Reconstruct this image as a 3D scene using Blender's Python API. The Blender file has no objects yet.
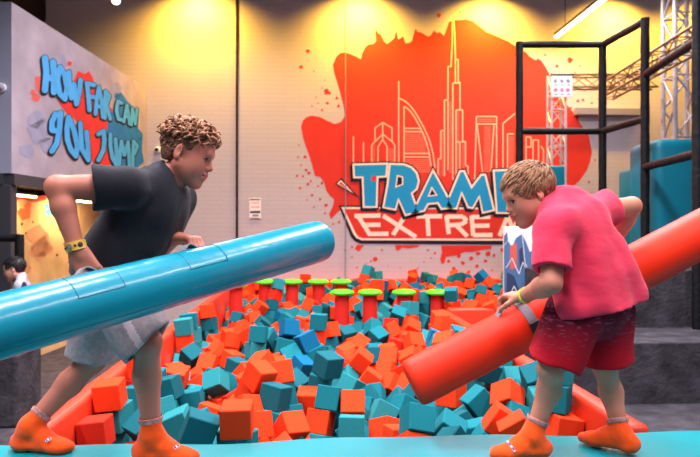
import bpy, bmesh, math, random, base64
import numpy as np
from mathutils import Vector, Matrix, Euler

random.seed(11)
rng = np.random.default_rng(11)
SC = bpy.context.scene
COL = SC.collection
TH = math.radians(4.0)
S_, C_ = math.sin(TH), math.cos(TH)
CAM = Vector((0, 0, 1.6))
FPX = 640.0
BEAM_Z = 0.80
PAD_Z = 0.80
WALL_Y = 10.12


def P(px, py, Z):
    """point seen at (px, py) at depth Z from the camera, in room axes"""
    xc = (px - 350) / FPX * Z
    return Vector((C_ * xc + S_ * Z, -S_ * xc + C_ * Z, CAM.z + (228.5 - py) / FPX * Z))


def ray(px, py):
    return (P(px, py, 1.0) - CAM)


def on_plane(px, py, p0, n):
    d = ray(px, py)
    t = (p0 - CAM).dot(n) / d.dot(n)
    return CAM + d * t


AWAY = Vector((S_, C_, 0))      # straight away from the photographer
RIGHT = Vector((C_, -S_, 0))
UP = Vector((0, 0, 1))

# ------------------------------------------------------------------ materials


def lin(c):
    return tuple(((v / 255) / 12.92 if v / 255 <= .04045 else ((v / 255 + .055) / 1.055) ** 2.4) for v in c)


def mat(name, rgb, rough=.6, spec=.5, metal=0, coat=0, bump=0, bscale=40, var=0, vscale=6, emit=None, estr=0,
        sheen=0, stretch=None, sss=0, bdist=.02):
    m = bpy.data.materials.new(name)
    m.use_nodes = True
    nt = m.node_tree
    b = nt.nodes['Principled BSDF']
    col = lin(rgb)
    b.inputs['Base Color'].default_value = (*col, 1)
    b.inputs['Roughness'].default_value = rough
    b.inputs['Specular IOR Level'].default_value = spec
    b.inputs['Metallic'].default_value = metal
    b.inputs['Coat Weight'].default_value = coat
    b.inputs['Coat Roughness'].default_value = .09
    b.inputs['Sheen Weight'].default_value = sheen
    if sss:
        b.inputs['Subsurface Weight'].default_value = sss
        b.inputs['Subsurface Radius'].default_value = (1, .35, .2)
        b.inputs['Subsurface Scale'].default_value = .008
    if emit:
        b.inputs['Emission Color'].default_value = (*lin(emit), 1)
        b.inputs['Emission Strength'].default_value = estr
    tc = nt.nodes.new('ShaderNodeTexCoord')
    vec = tc.outputs['Object']
    if stretch:
        mp = nt.nodes.new('ShaderNodeMapping')
        mp.inputs['Scale'].default_value = stretch
        nt.links.new(vec, mp.inputs['Vector'])
        vec = mp.outputs['Vector']
    if var:
        n = nt.nodes.new('ShaderNodeTexNoise')
        n.inputs['Scale'].default_value = vscale
        n.inputs['Detail'].default_value = 5
        nt.links.new(vec, n.inputs['Vector'])
        r = nt.nodes.new('ShaderNodeMapRange')
        r.inputs['From Min'].default_value = .3
        r.inputs['From Max'].default_value = .7
        r.inputs['To Min'].default_value = 1 - var
        r.inputs['To Max'].default_value = 1 + var
        nt.links.new(n.outputs['Fac'], r.inputs['Value'])
        mx = nt.nodes.new('ShaderNodeVectorMath')
        mx.operation = 'SCALE'
        mx.inputs[0].default_value = col
        nt.links.new(r.outputs['Result'], mx.inputs['Scale'])
        nt.links.new(mx.outputs['Vector'], b.inputs['Base Color'])
    if bump:
        n = nt.nodes.new('ShaderNodeTexNoise')
        n.inputs['Scale'].default_value = bscale
        n.inputs['Detail'].default_value = 4
        nt.links.new(vec, n.inputs['Vector'])
        bp = nt.nodes.new('ShaderNodeBump')
        bp.inputs['Strength'].default_value = bump
        bp.inputs['Distance'].default_value = bdist
        nt.links.new(n.outputs['Fac'], bp.inputs['Height'])
        nt.links.new(bp.outputs['Normal'], b.inputs['Normal'])
        if coat:
            nt.links.new(bp.outputs['Normal'], b.inputs['Coat Normal'])
    return m


def brick_mat(name, rgb):
    m = mat(name, rgb, rough=.75, spec=.25)
    nt = m.node_tree
    b = nt.nodes['Principled BSDF']
    tc = nt.nodes.new('ShaderNodeTexCoord')
    mp = nt.nodes.new('ShaderNodeMapping')
    mp.inputs['Rotation'].default_value = (math.pi / 2, 0, 0)
    nt.links.new(tc.outputs['Object'], mp.inputs['Vector'])
    br = nt.nodes.new('ShaderNodeTexBrick')
    br.inputs['Scale'].default_value = 1
    br.inputs['Brick Width'].default_value = .5
    br.inputs['Row Height'].default_value = .07
    br.inputs['Mortar Size'].default_value = .010
    br.inputs['Mortar Smooth'].default_value = .3
    c = lin(rgb)
    br.inputs['Color1'].default_value = (c[0], c[1], c[2], 1)
    br.inputs['Color2'].default_value = (c[0] * .97, c[1] * .97, c[2] * .97, 1)
    br.inputs['Mortar'].default_value = (c[0] * .93, c[1] * .93, c[2] * .93, 1)
    nt.links.new(mp.outputs['Vector'], br.inputs['Vector'])
    nt.links.new(br.outputs['Color'], b.inputs['Base Color'])
    bp = nt.nodes.new('ShaderNodeBump')
    bp.invert = True
    bp.inputs['Strength'].default_value = .15
    bp.inputs['Distance'].default_value = .008
    nt.links.new(br.outputs['Fac'], bp.inputs['Height'])
    nt.links.new(bp.outputs['Normal'], b.inputs['Normal'])
    return m


M = {}
M['brick'] = brick_mat('painted_brick', (190, 184, 196))
M['carpet'] = mat('charcoal_carpet', (72, 68, 76), .95, .1, bump=.4, bscale=60, var=.35, vscale=9)
M['steps'] = mat('step_carpet', (66, 64, 70), .95, .1, bump=.5, bscale=30, var=.4, vscale=7)
M['dark_wall'] = mat('dark_wall', (40, 30, 28), .9, .1)
M['ceil'] = mat('ceiling_dark', (60, 55, 55), .95, .1)
M['loft'] = mat('loft_render', (158, 150, 162), .85, .15, var=.16, vscale=3, bump=.15, bscale=20)
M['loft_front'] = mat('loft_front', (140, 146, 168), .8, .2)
M['steel_dark'] = mat('dark_steel', (52, 54, 60), .55, .4)
M['yellow_wall'] = mat('yellow_mural', (216, 184, 138), .8, .2, var=.3, vscale=2.2)
M['teal_vinyl'] = mat('teal_vinyl', (0, 148, 160), .32, .35, coat=.08, bump=.12, bscale=5, var=.05, vscale=3)
M['block_teal'] = mat('block_teal', (0, 118, 142), .4, .4, bump=.1, bscale=5)
M['tube_teal'] = mat('tube_teal', (0, 132, 156), .3, .35, coat=.3, bump=.16, bscale=6, stretch=(.6, 1, 1))
M['tube_red'] = mat('tube_red', (238, 48, 18), .5, .2, coat=.0, bump=.05, bscale=6, stretch=(.6, 1, 1))
M['red_vinyl'] = mat('red_vinyl', (236, 58, 28), .45, .4, bump=.06, bscale=5)
M['stem'] = mat('stem_red', (215, 42, 34), .6, .3)
M['green'] = mat('cap_green', (80, 228, 30), .4, .4)
M['f_o'] = mat('foam_orange', (246, 68, 28), .85, .15, bump=.12, bscale=120)
M['f_r'] = mat('foam_red', (222, 46, 28), .85, .15, bump=.12, bscale=120)
M['f_t'] = mat('foam_teal', (18, 118, 130), .85, .15, bump=.12, bscale=120)
M['f_l'] = mat('foam_pale_teal', (40, 138, 146), .85, .15, bump=.12, bscale=120)
M['f_d'] = mat('foam_deep_teal', (16, 98, 110), .85, .15, bump=.12, bscale=120)
M['f_b'] = mat('foam_blue', (8, 106, 148), .85, .15, bump=.12, bscale=120)
M['pit'] = mat('pit_lining', (40, 44, 50), .9, .1)
M['pad_black'] = mat('black_padding', (11, 12, 17), .55, .3, bump=.5, bscale=18)
M['truss_warm_shade'] = mat('truss_alu_warm_shade', (150, 122, 88), .45, .5, metal=.5)  # aluminium again, with warm lamplight and shade put into its colour
M['truss'] = mat('truss_alu', (205, 200, 205), .4, .5, metal=.4)
M['paint_red'] = mat('mural_red', (210, 52, 46), .7, .25, var=.06, vscale=4)
M['paint_pink'] = mat('mural_pink', (236, 120, 104), .7, .25)
M['paint_white'] = mat('mural_white', (240, 222, 214), .7, .25)
M['paint_line'] = mat('mural_line', (244, 188, 170), .7, .25)
M['paint_blue'] = mat('mural_blue', (22, 146, 214), .7, .25)
M['paint_navy'] = mat('mural_navy', (26, 22, 44), .7, .25)
M['graf_blue'] = mat('graffiti_blue', (64, 158, 220), .7, .25, var=.12, vscale=3)
M['graf_black'] = mat('graffiti_black', (22, 24, 38), .7, .25)
M['graf_red'] = mat('graffiti_red', (212, 48, 44), .7, .25, var=.1)
M['graf_teal'] = mat('graffiti_teal', (26, 112, 176), .7, .25, var=.15)
M['graf_haze'] = mat('graffiti_haze', (140, 142, 166), .85, .15, var=.12, vscale=5)
M['card'] = mat('white_card', (235, 232, 235), .6, .3)
M['ink'] = mat('dark_ink', (45, 42, 52), .6, .3)
M['ink_grey'] = mat('grey_ink', (140, 140, 160), .6, .3)
M['ink_pink'] = mat('pink_ink', (226, 120, 150), .6, .3)
M['lamp'] = mat('lamp_white', (255, 250, 240), .5, .3, emit=(255, 244, 226), estr=9)
M['lamp_warm'] = mat('lamp_warm', (255, 240, 205), .5, .3, emit=(255, 214, 150), estr=14)
M['housing'] = mat('lamp_housing', (50, 48, 48), .5, .4)
M['skin_a'] = mat('skin_tan', (186, 114, 94), .5, .4, var=.05, vscale=20, sss=.12)
M['skin_b'] = mat('skin_fair', (200, 130, 106), .5, .4, var=.05, vscale=20, sss=.12)
M['lip'] = mat('lips', (186, 98, 92), .45, .4)
M['hair_a1'] = mat('hair_light_brown', (154, 106, 78), .6, .3, bump=.4, bscale=130)
M['hair_a2'] = mat('hair_sandy', (178, 130, 98), .6, .3, bump=.4, bscale=130)
M['hair_a3'] = mat('hair_brown', (116, 80, 60), .7, .25, bump=.7, bscale=130)
M['hair_b1'] = mat('hair_dark_blond', (150, 106, 76), .6, .3, bump=.25, bscale=130)
M['hair_b2'] = mat('hair_blond', (172, 128, 94), .6, .3, bump=.25, bscale=130)
M['hair_b3'] = mat('hair_deep_blond', (122, 86, 62), .6, .3, bump=.25, bscale=130)
M['hair_black'] = mat('hair_black', (24, 22, 26), .5, .4)
M['eye_white'] = mat('eye_white', (168, 150, 144), .3, .5)
M['iris'] = mat('iris', (38, 30, 30), .2, .5)
M['navy_shirt'] = mat('charcoal_jersey', (34, 34, 42), .9, .15, bump=.4, bscale=5, bdist=.05, stretch=(1, 1, .55), sheen=.1)
M['pink_shirt'] = mat('pink_jersey', (222, 54, 84), .9, .15, bump=.35, bscale=4.5, bdist=.05, stretch=(.8, .8, 1.6), sheen=.1)
M['grey_shorts'] = mat('grey_marl', (158, 146, 150), .9, .15, bump=.4, bscale=9, bdist=.04, var=.14, vscale=60)
M['stripe'] = mat('pale_stripe', (206, 190, 194), .9, .15)
M['sock'] = mat('sock_orange', (255, 84, 20), .85, .15, bump=.15, bscale=160, sheen=.2)
M['sock_cuff'] = mat('sock_cuff', (186, 132, 128), .85, .15, var=.35, vscale=90)
M['logo_white'] = mat('logo_white', (222, 222, 232), .7, .2)
M['logo_blue'] = mat('logo_blue', (70, 90, 150), .7, .2)
M['band_yellow'] = mat('band_yellow', (226, 180, 78), .5, .4)
M['band_dark'] = mat('band_dark', (60, 34, 34), .5, .4)
M['band_green'] = mat('band_lime', (206, 226, 80), .5, .4)
M['metal'] = mat('bright_metal', (215, 205, 170), .25, .5, metal=.9)
M['strap'] = mat('strap_grey', (138, 136, 144), .8, .2, var=.15, vscale=50)
M['strap_dark'] = mat('strap_buckle', (40, 42, 50), .5, .4)
M['seam'] = mat('seam_teal', (0, 112, 136), .4, .4)
M['child_jacket'] = mat('child_jacket', (170, 170, 182), .9, .15)
M['child_navy'] = mat('child_navy', (36, 44, 74), .9, .15)
M['skin_c'] = mat('skin_child', (196, 142, 122), .5, .4)


def shorts_red():
    m = mat('red_shorts', (150, 20, 40), .85, .15)
    nt = m.node_tree
    b = nt.nodes['Principled BSDF']
    tc = nt.nodes.new('ShaderNodeTexCoord')
    sp = nt.nodes.new('ShaderNodeSeparateXYZ')
    nt.links.new(tc.outputs['Object'], sp.inputs[0])
    n = nt.nodes.new('ShaderNodeTexNoise')
    mp = nt.nodes.new('ShaderNodeMapping')
    mp.inputs['Rotation'].default_value = (0, .5, 0)
    mp.inputs['Scale'].default_value = (34, 34, 150)
    nt.links.new(tc.outputs['Object'], mp.inputs['Vector'])
    n.inputs['Scale'].default_value = 1
    n.inputs['Detail'].default_value = 2
    nt.links.new(mp.outputs['Vector'], n.inputs['Vector'])
    r = nt.nodes.new('ShaderNodeMapRange')
    r.inputs['From Min'].default_value = -.20   # object z, metres below the waistband
    r.inputs['From Max'].default_value = -.06
    nt.links.new(sp.outputs['Z'], r.inputs['Value'])
    ramp = nt.nodes.new('ShaderNodeValToRGB')
    ramp.color_ramp.elements[0].color = (*lin((196, 18, 38)), 1)
    ramp.color_ramp.elements[1].color = (*lin((96, 18, 40)), 1)
    nt.links.new(r.outputs['Result'], ramp.inputs['Fac'])
    r2 = nt.nodes.new('ShaderNodeMapRange')
    r2.inputs['From Min'].default_value = .58
    r2.inputs['From Max'].default_value = .64
    nt.links.new(n.outputs['Fac'], r2.inputs['Value'])
    mul = nt.nodes.new('ShaderNodeMath')
    mul.operation = 'MULTIPLY'
    nt.links.new(r.outputs['Result'], mul.inputs[0])
    nt.links.new(r2.outputs['Result'], mul.inputs[1])
    mx = nt.nodes.new('ShaderNodeMix')
    mx.data_type = 'RGBA'
    nt.links.new(mul.outputs[0], mx.inputs['Factor'])
    nt.links.new(ramp.outputs['Color'], mx.inputs['A'])
    mx.inputs['B'].default_value = (*lin((134, 66, 86)), 1)
    nt.links.new(mx.outputs['Result'], b.inputs['Base Color'])
    return m


M['red_shorts'] = shorts_red()

# ------------------------------------------------------------------ helpers


def link(o, parent=None):
    COL.objects.link(o)
    if parent is not None:
        o.parent = parent
        o.matrix_parent_inverse = Matrix.Translation(parent.location).inverted()
    return o


def tag(o, label, cat, group=None, kind=None):
    o['label'] = label
    o['category'] = cat
    if group:
        o['group'] = group
    if kind:
        o['kind'] = kind
    return o


def struct(o):
    o['kind'] = 'structure'
    return o


def empty(name, loc, label, cat, group=None):
    o = bpy.data.objects.new(name, None)
    COL.objects.link(o)
    o.location = loc
    o.empty_display_size = .1
    bpy.context.view_layer.update()
    return tag(o, label, cat, group)


def mesh_obj(name, verts, faces, material, parent=None, smooth=False, origin=None):
    me = bpy.data.meshes.new(name)
    org = Vector(origin) if origin is not None else None
    if org is None:
        a = np.array([tuple(v) for v in verts])
        org = Vector(((a[:, 0].min() + a[:, 0].max()) / 2, (a[:, 1].min() + a[:, 1].max()) / 2, a[:, 2].min()))
    me.from_pydata([tuple(Vector(v) - org) for v in verts], [], faces)
    for mm in (material if isinstance(material, (list, tuple)) else [material]):
        me.materials.append(mm)
    me.update()
    if smooth:
        me.polygons.foreach_set('use_smooth', [True] * len(me.polygons))
    o = bpy.data.objects.new(name, me)
    o.location = org
    return link(o, parent)


class MB:
    """collects shapes, links them as one mesh object"""

    def __init__(self):
        self.bm = bmesh.new()

    def box(self, x0, x1, y0, y1, z0, z1, bevel=0, seg=2):
        r = bmesh.ops.create_cube(self.bm, size=1, matrix=Matrix.Translation(((x0 + x1) / 2, (y0 + y1) / 2, (z0 + z1) / 2))
                                  @ Matrix.Diagonal((x1 - x0, y1 - y0, z1 - z0, 1)))
        if bevel:
            vs = r['verts']
            es = {e for v in vs for e in v.link_edges}
            bmesh.ops.bevel(self.bm, geom=list(es), offset=bevel, segments=seg, affect='EDGES', profile=.5)
        return self

    def obox(self, mtx, sx, sy, sz, bevel=0, seg=2):
        r = bmesh.ops.create_cube(self.bm, size=1, matrix=mtx @ Matrix.Diagonal((sx, sy, sz, 1)))
        if bevel:
            es = {e for v in r['verts'] for e in v.link_edges}
            bmesh.ops.bevel(self.bm, geom=list(es), offset=bevel, segments=seg, affect='EDGES', profile=.5)
        return self

    def tube(self, pts, r, seg=10, caps=True, flat=None, rads=None):
        """tube along pts; flat=(normal axis, factor) squashes it into a band"""
        pts = [Vector(p) for p in pts]
        rings = []
        n = len(pts)
        prev = None
        for i, p in enumerate(pts):
            t = (pts[min(i + 1, n - 1)] - pts[max(i - 1, 0)])
            if t.length < 1e-9:
                t = Vector((0, 0, 1))
            t.normalize()
            if prev is None:
                a = Vector((0, 0, 1)) if abs(t.z) < .9 else Vector((1, 0, 0))
                u = (a - t * a.dot(t)).normalized()
            else:
                u = (prev - t * prev.dot(t))
                u = u.normalized() if u.length > 1e-6 else t.orthogonal().normalized()
            prev = u
            w = t.cross(u)
            rr = rads[i] if rads else r
            ring = [self.bm.verts.new(p + (u * math.cos(2 * math.pi * k / seg) + w * math.sin(2 * math.pi * k / seg)) * rr)
                    for k in range(seg)]
            rings.append(ring)
        for a, b in zip(rings, rings[1:]):
            for k in range(seg):
                self.bm.faces.new((a[k], a[(k + 1) % seg], b[(k + 1) % seg], b[k]))
        if caps:
            self.bm.faces.new(list(reversed(rings[0])))
            self.bm.faces.new(rings[-1])
        return self

    def lathe(self, base, axis, prof, seg=24):
        """prof: list of (distance along axis, radius)"""
        axis = Vector(axis).normalized()
        u = axis.orthogonal().normalized()
        w = axis.cross(u)
        rings = []
        for d, r in prof:
            c = Vector(base) + axis * d
            if r < 1e-6:
                rings.append([self.bm.verts.new(c)])
            else:
                rings.append([self.bm.verts.new(c + (u * math.cos(2 * math.pi * k / seg) + w * math.sin(2 * math.pi * k / seg)) * r)
                              for k in range(seg)])
        for a, b in zip(rings, rings[1:]):
            if len(a) == 1 and len(b) == 1:
                continue
            for k in range(seg):
                k2 = (k + 1) % seg
                if len(a) == 1:
                    self.bm.faces.new((a[0], b[k2], b[k]))
                elif len(b) == 1:
                    self.bm.faces.new((a[k], a[k2], b[0]))
                else:
                    self.bm.faces.new((a[k], a[k2], b[k2], b[k]))
        if len(rings[0]) > 1:
            self.bm.faces.new(list(reversed(rings[0])))
        if len(rings[-1]) > 1:
            self.bm.faces.new(rings[-1])
        return self

    def build(self, name, material, parent=None, smooth=False, origin=None):
        bmesh.ops.recalc_face_normals(self.bm, faces=self.bm.faces)
        me = bpy.data.meshes.new(name)
        a = np.array([v.co[:] for v in self.bm.verts])
        org = Vector(origin) if origin is not None else Vector(
            ((a[:, 0].min() + a[:, 0].max()) / 2, (a[:, 1].min() + a[:, 1].max()) / 2, a[:, 2].min()))
        bmesh.ops.translate(self.bm, verts=self.bm.verts, vec=-org)
        self.bm.to_mesh(me)
        self.bm.free()
        for mm in (material if isinstance(material, (list, tuple)) else [material]):
            me.materials.append(mm)
        if smooth:
            me.polygons.foreach_set('use_smooth', [True] * len(me.polygons))
            me.set_sharp_from_angle(angle=math.radians(40))
        o = bpy.data.objects.new(name, me)
        o.location = org
        return link(o, parent)


# ---- paint on a wall: flat shapes on a plane ----


class Paint:
    def __init__(self, p0, n):
        self.p0, self.n = Vector(p0), Vector(n).normalized()

    def pt(self, px, py, off):
        return on_plane(px, py, self.p0 + self.n * off, self.n)

    def each(self, name, polys, off, material, parent):
        for pl in polys:
            self.polys(name, [pl], off, material, parent)

    def polys(self, name, polys, off, material, parent):
        bm = bmesh.new()
        eps = min(5e-5, .0011 / len(polys))
        for k, pl in enumerate(polys):
            vs = [bm.verts.new(self.pt(x, y, off + eps * k)) for x, y in pl]
            try:
                bm.faces.new(vs)
            except ValueError:
                pass
        for f in bm.faces:
            f.normal_update()
        bmesh.ops.triangulate(bm, faces=bm.faces, ngon_method='EAR_CLIP')
        for f in bm.faces:
            f.normal_update()
            if f.normal.dot(self.n) < 0:
                f.normal_flip()
        mb = MB.__new__(MB)
        mb.bm = bm
        me = bpy.data.meshes.new(name)
        org = sum((v.co for v in bm.verts), Vector()) / len(bm.verts)
        bmesh.ops.translate(bm, verts=bm.verts, vec=-org)
        bm.to_mesh(me)
        bm.free()
        me.materials.append(material)
        o = bpy.data.objects.new(name, me)
        o.location = org
        return link(o, parent)


def stroke_polys(pts, w, w2=None):
    """polygons covering a polyline of width w (round-ish joints)"""
    out = []
    w2 = w if w2 is None else w2
    n = len(pts)
    for i, (a, b) in enumerate(zip(pts, pts[1:])):
        wa = w + (w2 - w) * i / max(1, n - 1)
        wb = w + (w2 - w) * (i + 1) / max(1, n - 1)
        dx, dy = b[0] - a[0], b[1] - a[1]
        L = math.hypot(dx, dy) or 1
        nx, ny = -dy / L / 2, dx / L / 2
        out.append([(a[0] + nx * wa, a[1] + ny * wa), (b[0] + nx * wb, b[1] + ny * wb),
                    (b[0] - nx * wb, b[1] - ny * wb), (a[0] - nx * wa, a[1] - ny * wa)])
    return out


def disc(x, y, r, n=10, ry=None):
    ry = ry or r
    return [(x + r * math.cos(6.2832 * k / n), y + ry * math.sin(6.2832 * k / n)) for k in range(n)]


def round_strokes(pts, w):
    return stroke_polys(pts, w) + [disc(x, y, w / 2) for x, y in pts]


def blob(x, y, r, seed):
    q = random.Random(seed)
    return [(x + r * q.uniform(.7, 1.2) * math.cos(6.2832 * k / 9), y + r * q.uniform(.7, 1.2) * math.sin(6.2832 * k / 9)) for k in range(9)]


def grow(pl, d):
    """offset a polygon outward by d with limited mitres"""
    a = sum(x0 * y1 - x1 * y0 for (x0, y0), (x1, y1) in zip(pl, pl[1:] + pl[:1]))
    s = 1 if a > 0 else -1
    out = []
    n = len(pl)
    for i in range(n):
        p0, p1, p2 = pl[i - 1], pl[i], pl[(i + 1) % n]
        d1 = Vector((p1[0] - p0[0], p1[1] - p0[1])).normalized()
        d2 = Vector((p2[0] - p1[0], p2[1] - p1[1])).normalized()
        n1 = Vector((d1.y, -d1.x)) * s
        n2 = Vector((d2.y, -d2.x)) * s
        m = n1 + n2
        if m.length < .3:
            m = n1
        m.normalize()
        k = d / max(.5, m.dot(n1))
        out.append((p1[0] + m.x * k, p1[1] + m.y * k))
    return out


# ------------------------------------------------------------------ soft bodies: blended distance fields, meshed


class Vol:
    def __init__(self, lo, hi, h):
        self.h = h
        self.o = np.array(lo, float)
        n = np.ceil((np.array(hi) - self.o) / h).astype(int) + 1
        self.v = np.full(n, 1.0, np.float32)
        self.ax = [(self.o[i] + np.arange(n[i]) * h).astype(np.float32) for i in range(3)]

    def sub(self, lo, hi, m):
        sl = []
        for i in range(3):
            a = max(0, int((lo[i] - m - self.o[i]) / self.h))
            b = min(len(self.ax[i]), int((hi[i] + m - self.o[i]) / self.h) + 2)
            if a >= b:
                return None
            sl.append(slice(a, b))
        X = self.ax[0][sl[0]][:, None, None]
        Y = self.ax[1][sl[1]][None, :, None]
        Z = self.ax[2][sl[2]][None, None, :]
        return tuple(sl), X, Y, Z

    def put(self, sl, d, k, op):
        a = self.v[sl]
        if op == 'add':
            if k > 0:
                h = np.clip(.5 + .5 * (a - d) / k, 0, 1)
                self.v[sl] = a + (d - a) * h - k * h * (1 - h)
            else:
                self.v[sl] = np.minimum(a, d)
        elif op == 'cut':
            d = -d
            if k > 0:
                h = np.clip(.5 - .5 * (a - d) / k, 0, 1)
                self.v[sl] = a + (d - a) * h + k * h * (1 - h)
            else:
                self.v[sl] = np.maximum(a, d)

    def cap(self, a, b, ra, rb=None, k=.02, flat=None, op='add', stop=None):
        """rounded cone a-b; flat=(axis, factor) thins it along axis; stop=(point, normal) trims what lies beyond"""
        rb = ra if rb is None else rb
        a, b = np.array(a, float), np.array(b, float)
        r = max(ra, rb)
        g = self.sub(np.minimum(a, b) - r, np.maximum(a, b) + r, k + 3 * self.h)
        if g is None:
            return
        sl, X, Y, Z = g
        ba = b - a
        L2 = float(ba @ ba) + 1e-12
        px, py, pz = X - a[0], Y - a[1], Z - a[2]
        t = np.clip((px * ba[0] + py * ba[1] + pz * ba[2]) / L2, 0, 1)
        qx, qy, qz = px - t * ba[0], py - t * ba[1], pz - t * ba[2]
        d2 = qx * qx + qy * qy + qz * qz
        if flat is not None:
            n, f = flat
            n = np.array(n, float)
            n /= np.linalg.norm(n)
            qn = qx * n[0] + qy * n[1] + qz * n[2]
            d2 = d2 + qn * qn * (f * f - 1)
        d = np.sqrt(np.maximum(d2, 0)) - (ra + (rb - ra) * t)
        if stop is not None:
            p0, n = np.array(stop[0], float), np.array(stop[1], float)
            n = n / np.linalg.norm(n)
            d = np.maximum(d, (X - p0[0]) * n[0] + (Y - p0[1]) * n[1] + (Z - p0[2]) * n[2])
        self.put(sl, d.astype(np.float32), k, op)

    def ell(self, c, rad, R=None, k=.02, op='add'):
        """ellipsoid; R = three axis vectors"""
        c = np.array(c, float)
        R = np.eye(3) if R is None else np.array(R, float)
        rad = np.array(rad, float)
        e = np.sqrt(((R * rad[:, None]) ** 2).sum(0))
        g = self.sub(c - e, c + e, k + 3 * self.h)
        if g is None:
            return
        sl, X, Y, Z = g
        px, py, pz = X - c[0], Y - c[1], Z - c[2]
        k0 = k1 = 0
        for i in range(3):
            q = px * R[i, 0] + py * R[i, 1] + pz * R[i, 2]
            k0 = k0 + (q / rad[i]) ** 2
            k1 = k1 + (q / rad[i] ** 2) ** 2
        k0 = np.sqrt(k0)
        d = k0 * (k0 - 1) / np.maximum(np.sqrt(k1), 1e-6)
        self.put(sl, d.astype(np.float32), k, op)

    def halfspace(self, p0, n, op='cut'):
        """remove everything on the n side of the plane"""
        n = np.array(n, float)
        n /= np.linalg.norm(n)
        d = ((self.ax[0][:, None, None] - p0[0]) * n[0] + (self.ax[1][None, :, None] - p0[1]) * n[1] + (self.ax[2][None, None, :] - p0[2]) * n[2])
        self.v = np.maximum(self.v, d.astype(np.float32))

    def ripple(self, ridge, scale, seed, stretch=(1, 1, 1)):
        """cloth folds: warped sine ridges"""
        q = np.random.default_rng(seed)
        X, Y, Z = [a.astype(np.float32) for a in (self.ax[0][:, None, None], self.ax[1][None, :, None], self.ax[2][None, None, :])]
        near = np.abs(self.v) < .04
        ix = np.nonzero(near)
        x, y, z = self.ax[0][ix[0]] * stretch[0], self.ax[1][ix[1]] * stretch[1], self.ax[2][ix[2]] * stretch[2]
        s = np.zeros_like(x)
        for i in range(5):
            w = q.normal(size=3)
            w = w / np.linalg.norm(w) * scale * (.6 + .8 * q.random())
            w2 = q.normal(size=3) * scale * .5
            s += np.sin(x * w[0] + y * w[1] + z * w[2] + 1.6 * np.sin(x * w2[0] + y * w2[1] + z * w2[2] + i) + q.random() * 6.28)
        self.v[ix] += (ridge * (s / 2.2)).astype(np.float32)

    def mesh(self):
        v, h = self.v, self.h
        neg = v < 0
        c = np.zeros(tuple(s - 1 for s in v.shape), np.int8)
        for dx in (0, 1):
            for dy in (0, 1):
                for dz in (0, 1):
                    c += neg[dx:dx + c.shape[0], dy:dy + c.shape[1], dz:dz + c.shape[2]]
        ids = np.argwhere((c > 0) & (c < 8))
        m = np.full(c.shape, -1, np.int32)
        m[tuple(ids.T)] = np.arange(len(ids))
        pos = np.zeros((len(ids), 3))
        cnt = np.zeros(len(ids))
        co = [np.array(p) for p in ((0, 0, 0), (1, 0, 0), (0, 1, 0), (1, 1, 0), (0, 0, 1), (1, 0, 1), (0, 1, 1), (1, 1, 1))]
        vals = [v[tuple((ids + p).T)] for p in co]
        for a, b in ((0, 1), (2, 3), (4, 5), (6, 7), (0, 2), (1, 3), (4, 6), (5, 7), (0, 4), (1, 5), (2, 6), (3, 7)):
            va, vb = vals[a], vals[b]
            cr = (va < 0) != (vb < 0)
            t = np.where(cr, va / np.where(cr, va - vb, 1), 0)
            pos += np.where(cr[:, None], co[a] + (co[b] - co[a]) * t[:, None], 0)
            cnt += cr
        pos = self.o + (ids + pos / cnt[:, None]) * h
        faces = []
        sh = v.shape
        for axis in range(3):
            o1, o2 = [(1, 2), (2, 0), (0, 1)][axis]
            sl0 = [slice(None)] * 3
            sl1 = [slice(None)] * 3
            sl0[axis] = slice(0, sh[axis] - 1)
            sl1[axis] = slice(1, sh[axis])
            a, b = neg[tuple(sl0)], neg[tuple(sl1)]
            e = np.argwhere(a != b)
            e = e[(e[:, o1] > 0) & (e[:, o2] > 0) & (e[:, o1] < sh[o1] - 1) & (e[:, o2] < sh[o2] - 1)]
            s = a[tuple(e.T)]
            u1 = np.zeros(3, int)
            u2 = np.zeros(3, int)
            u1[o1] = 1
            u2[o2] = 1
            q = np.stack([m[tuple((e - u1 - u2).T)], m[tuple((e - u2).T)], m[tuple(e.T)], m[tuple((e - u1).T)]], 1)
            q[~s] = q[~s][:, ::-1]
            faces.append(q)
        f = np.concatenate(faces)
        return pos, f

    def build(self, name, mats_, parent=None, relax=1, paint=None, origin=None):
        pos, f = self.mesh()
        # drop loose crumbs is not needed: fields are connected
        for _ in range(relax):
            acc = np.zeros_like(pos)
            n = np.zeros(len(pos))
            for i in range(4):
                a, b = f[:, i], f[:, (i + 1) % 4]
                np.add.at(acc, a, pos[b])
                np.add.at(n, a, 1)
                np.add.at(acc, b, pos[a])
                np.add.at(n, b, 1)
            pos = pos * .5 + acc / np.maximum(n, 1)[:, None] * .5
        org = np.array(origin if origin is not None else ((pos[:, 0].min() + pos[:, 0].max()) / 2, (pos[:, 1].min() + pos[:, 1].max()) / 2, pos[:, 2].min()))
        me = bpy.data.meshes.new(name)
        me.vertices.add(len(pos))
        me.vertices.foreach_set('co', (pos - org).astype(np.float32).ravel())
        me.loops.add(len(f) * 4)
        me.loops.foreach_set('vertex_index', f.astype(np.int32).ravel())
        me.polygons.add(len(f))
        me.polygons.foreach_set('loop_start', np.arange(len(f), dtype=np.int32) * 4)
        mats_ = mats_ if isinstance(mats_, (list, tuple)) else [mats_]
        for mm in mats_:
            me.materials.append(mm)
        if paint is not None:
            me.polygons.foreach_set('material_index', paint(pos[f].mean(1)).astype(np.int32))
        me.polygons.foreach_set('use_smooth', np.ones(len(f), bool))
        me.update()
        me.validate()
        o = bpy.data.objects.new(name, me)
        o.location = Vector(org)
        return link(o, parent)


def nv(v):
    v = np.array(v, float)
    return v / np.linalg.norm(v)


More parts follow.
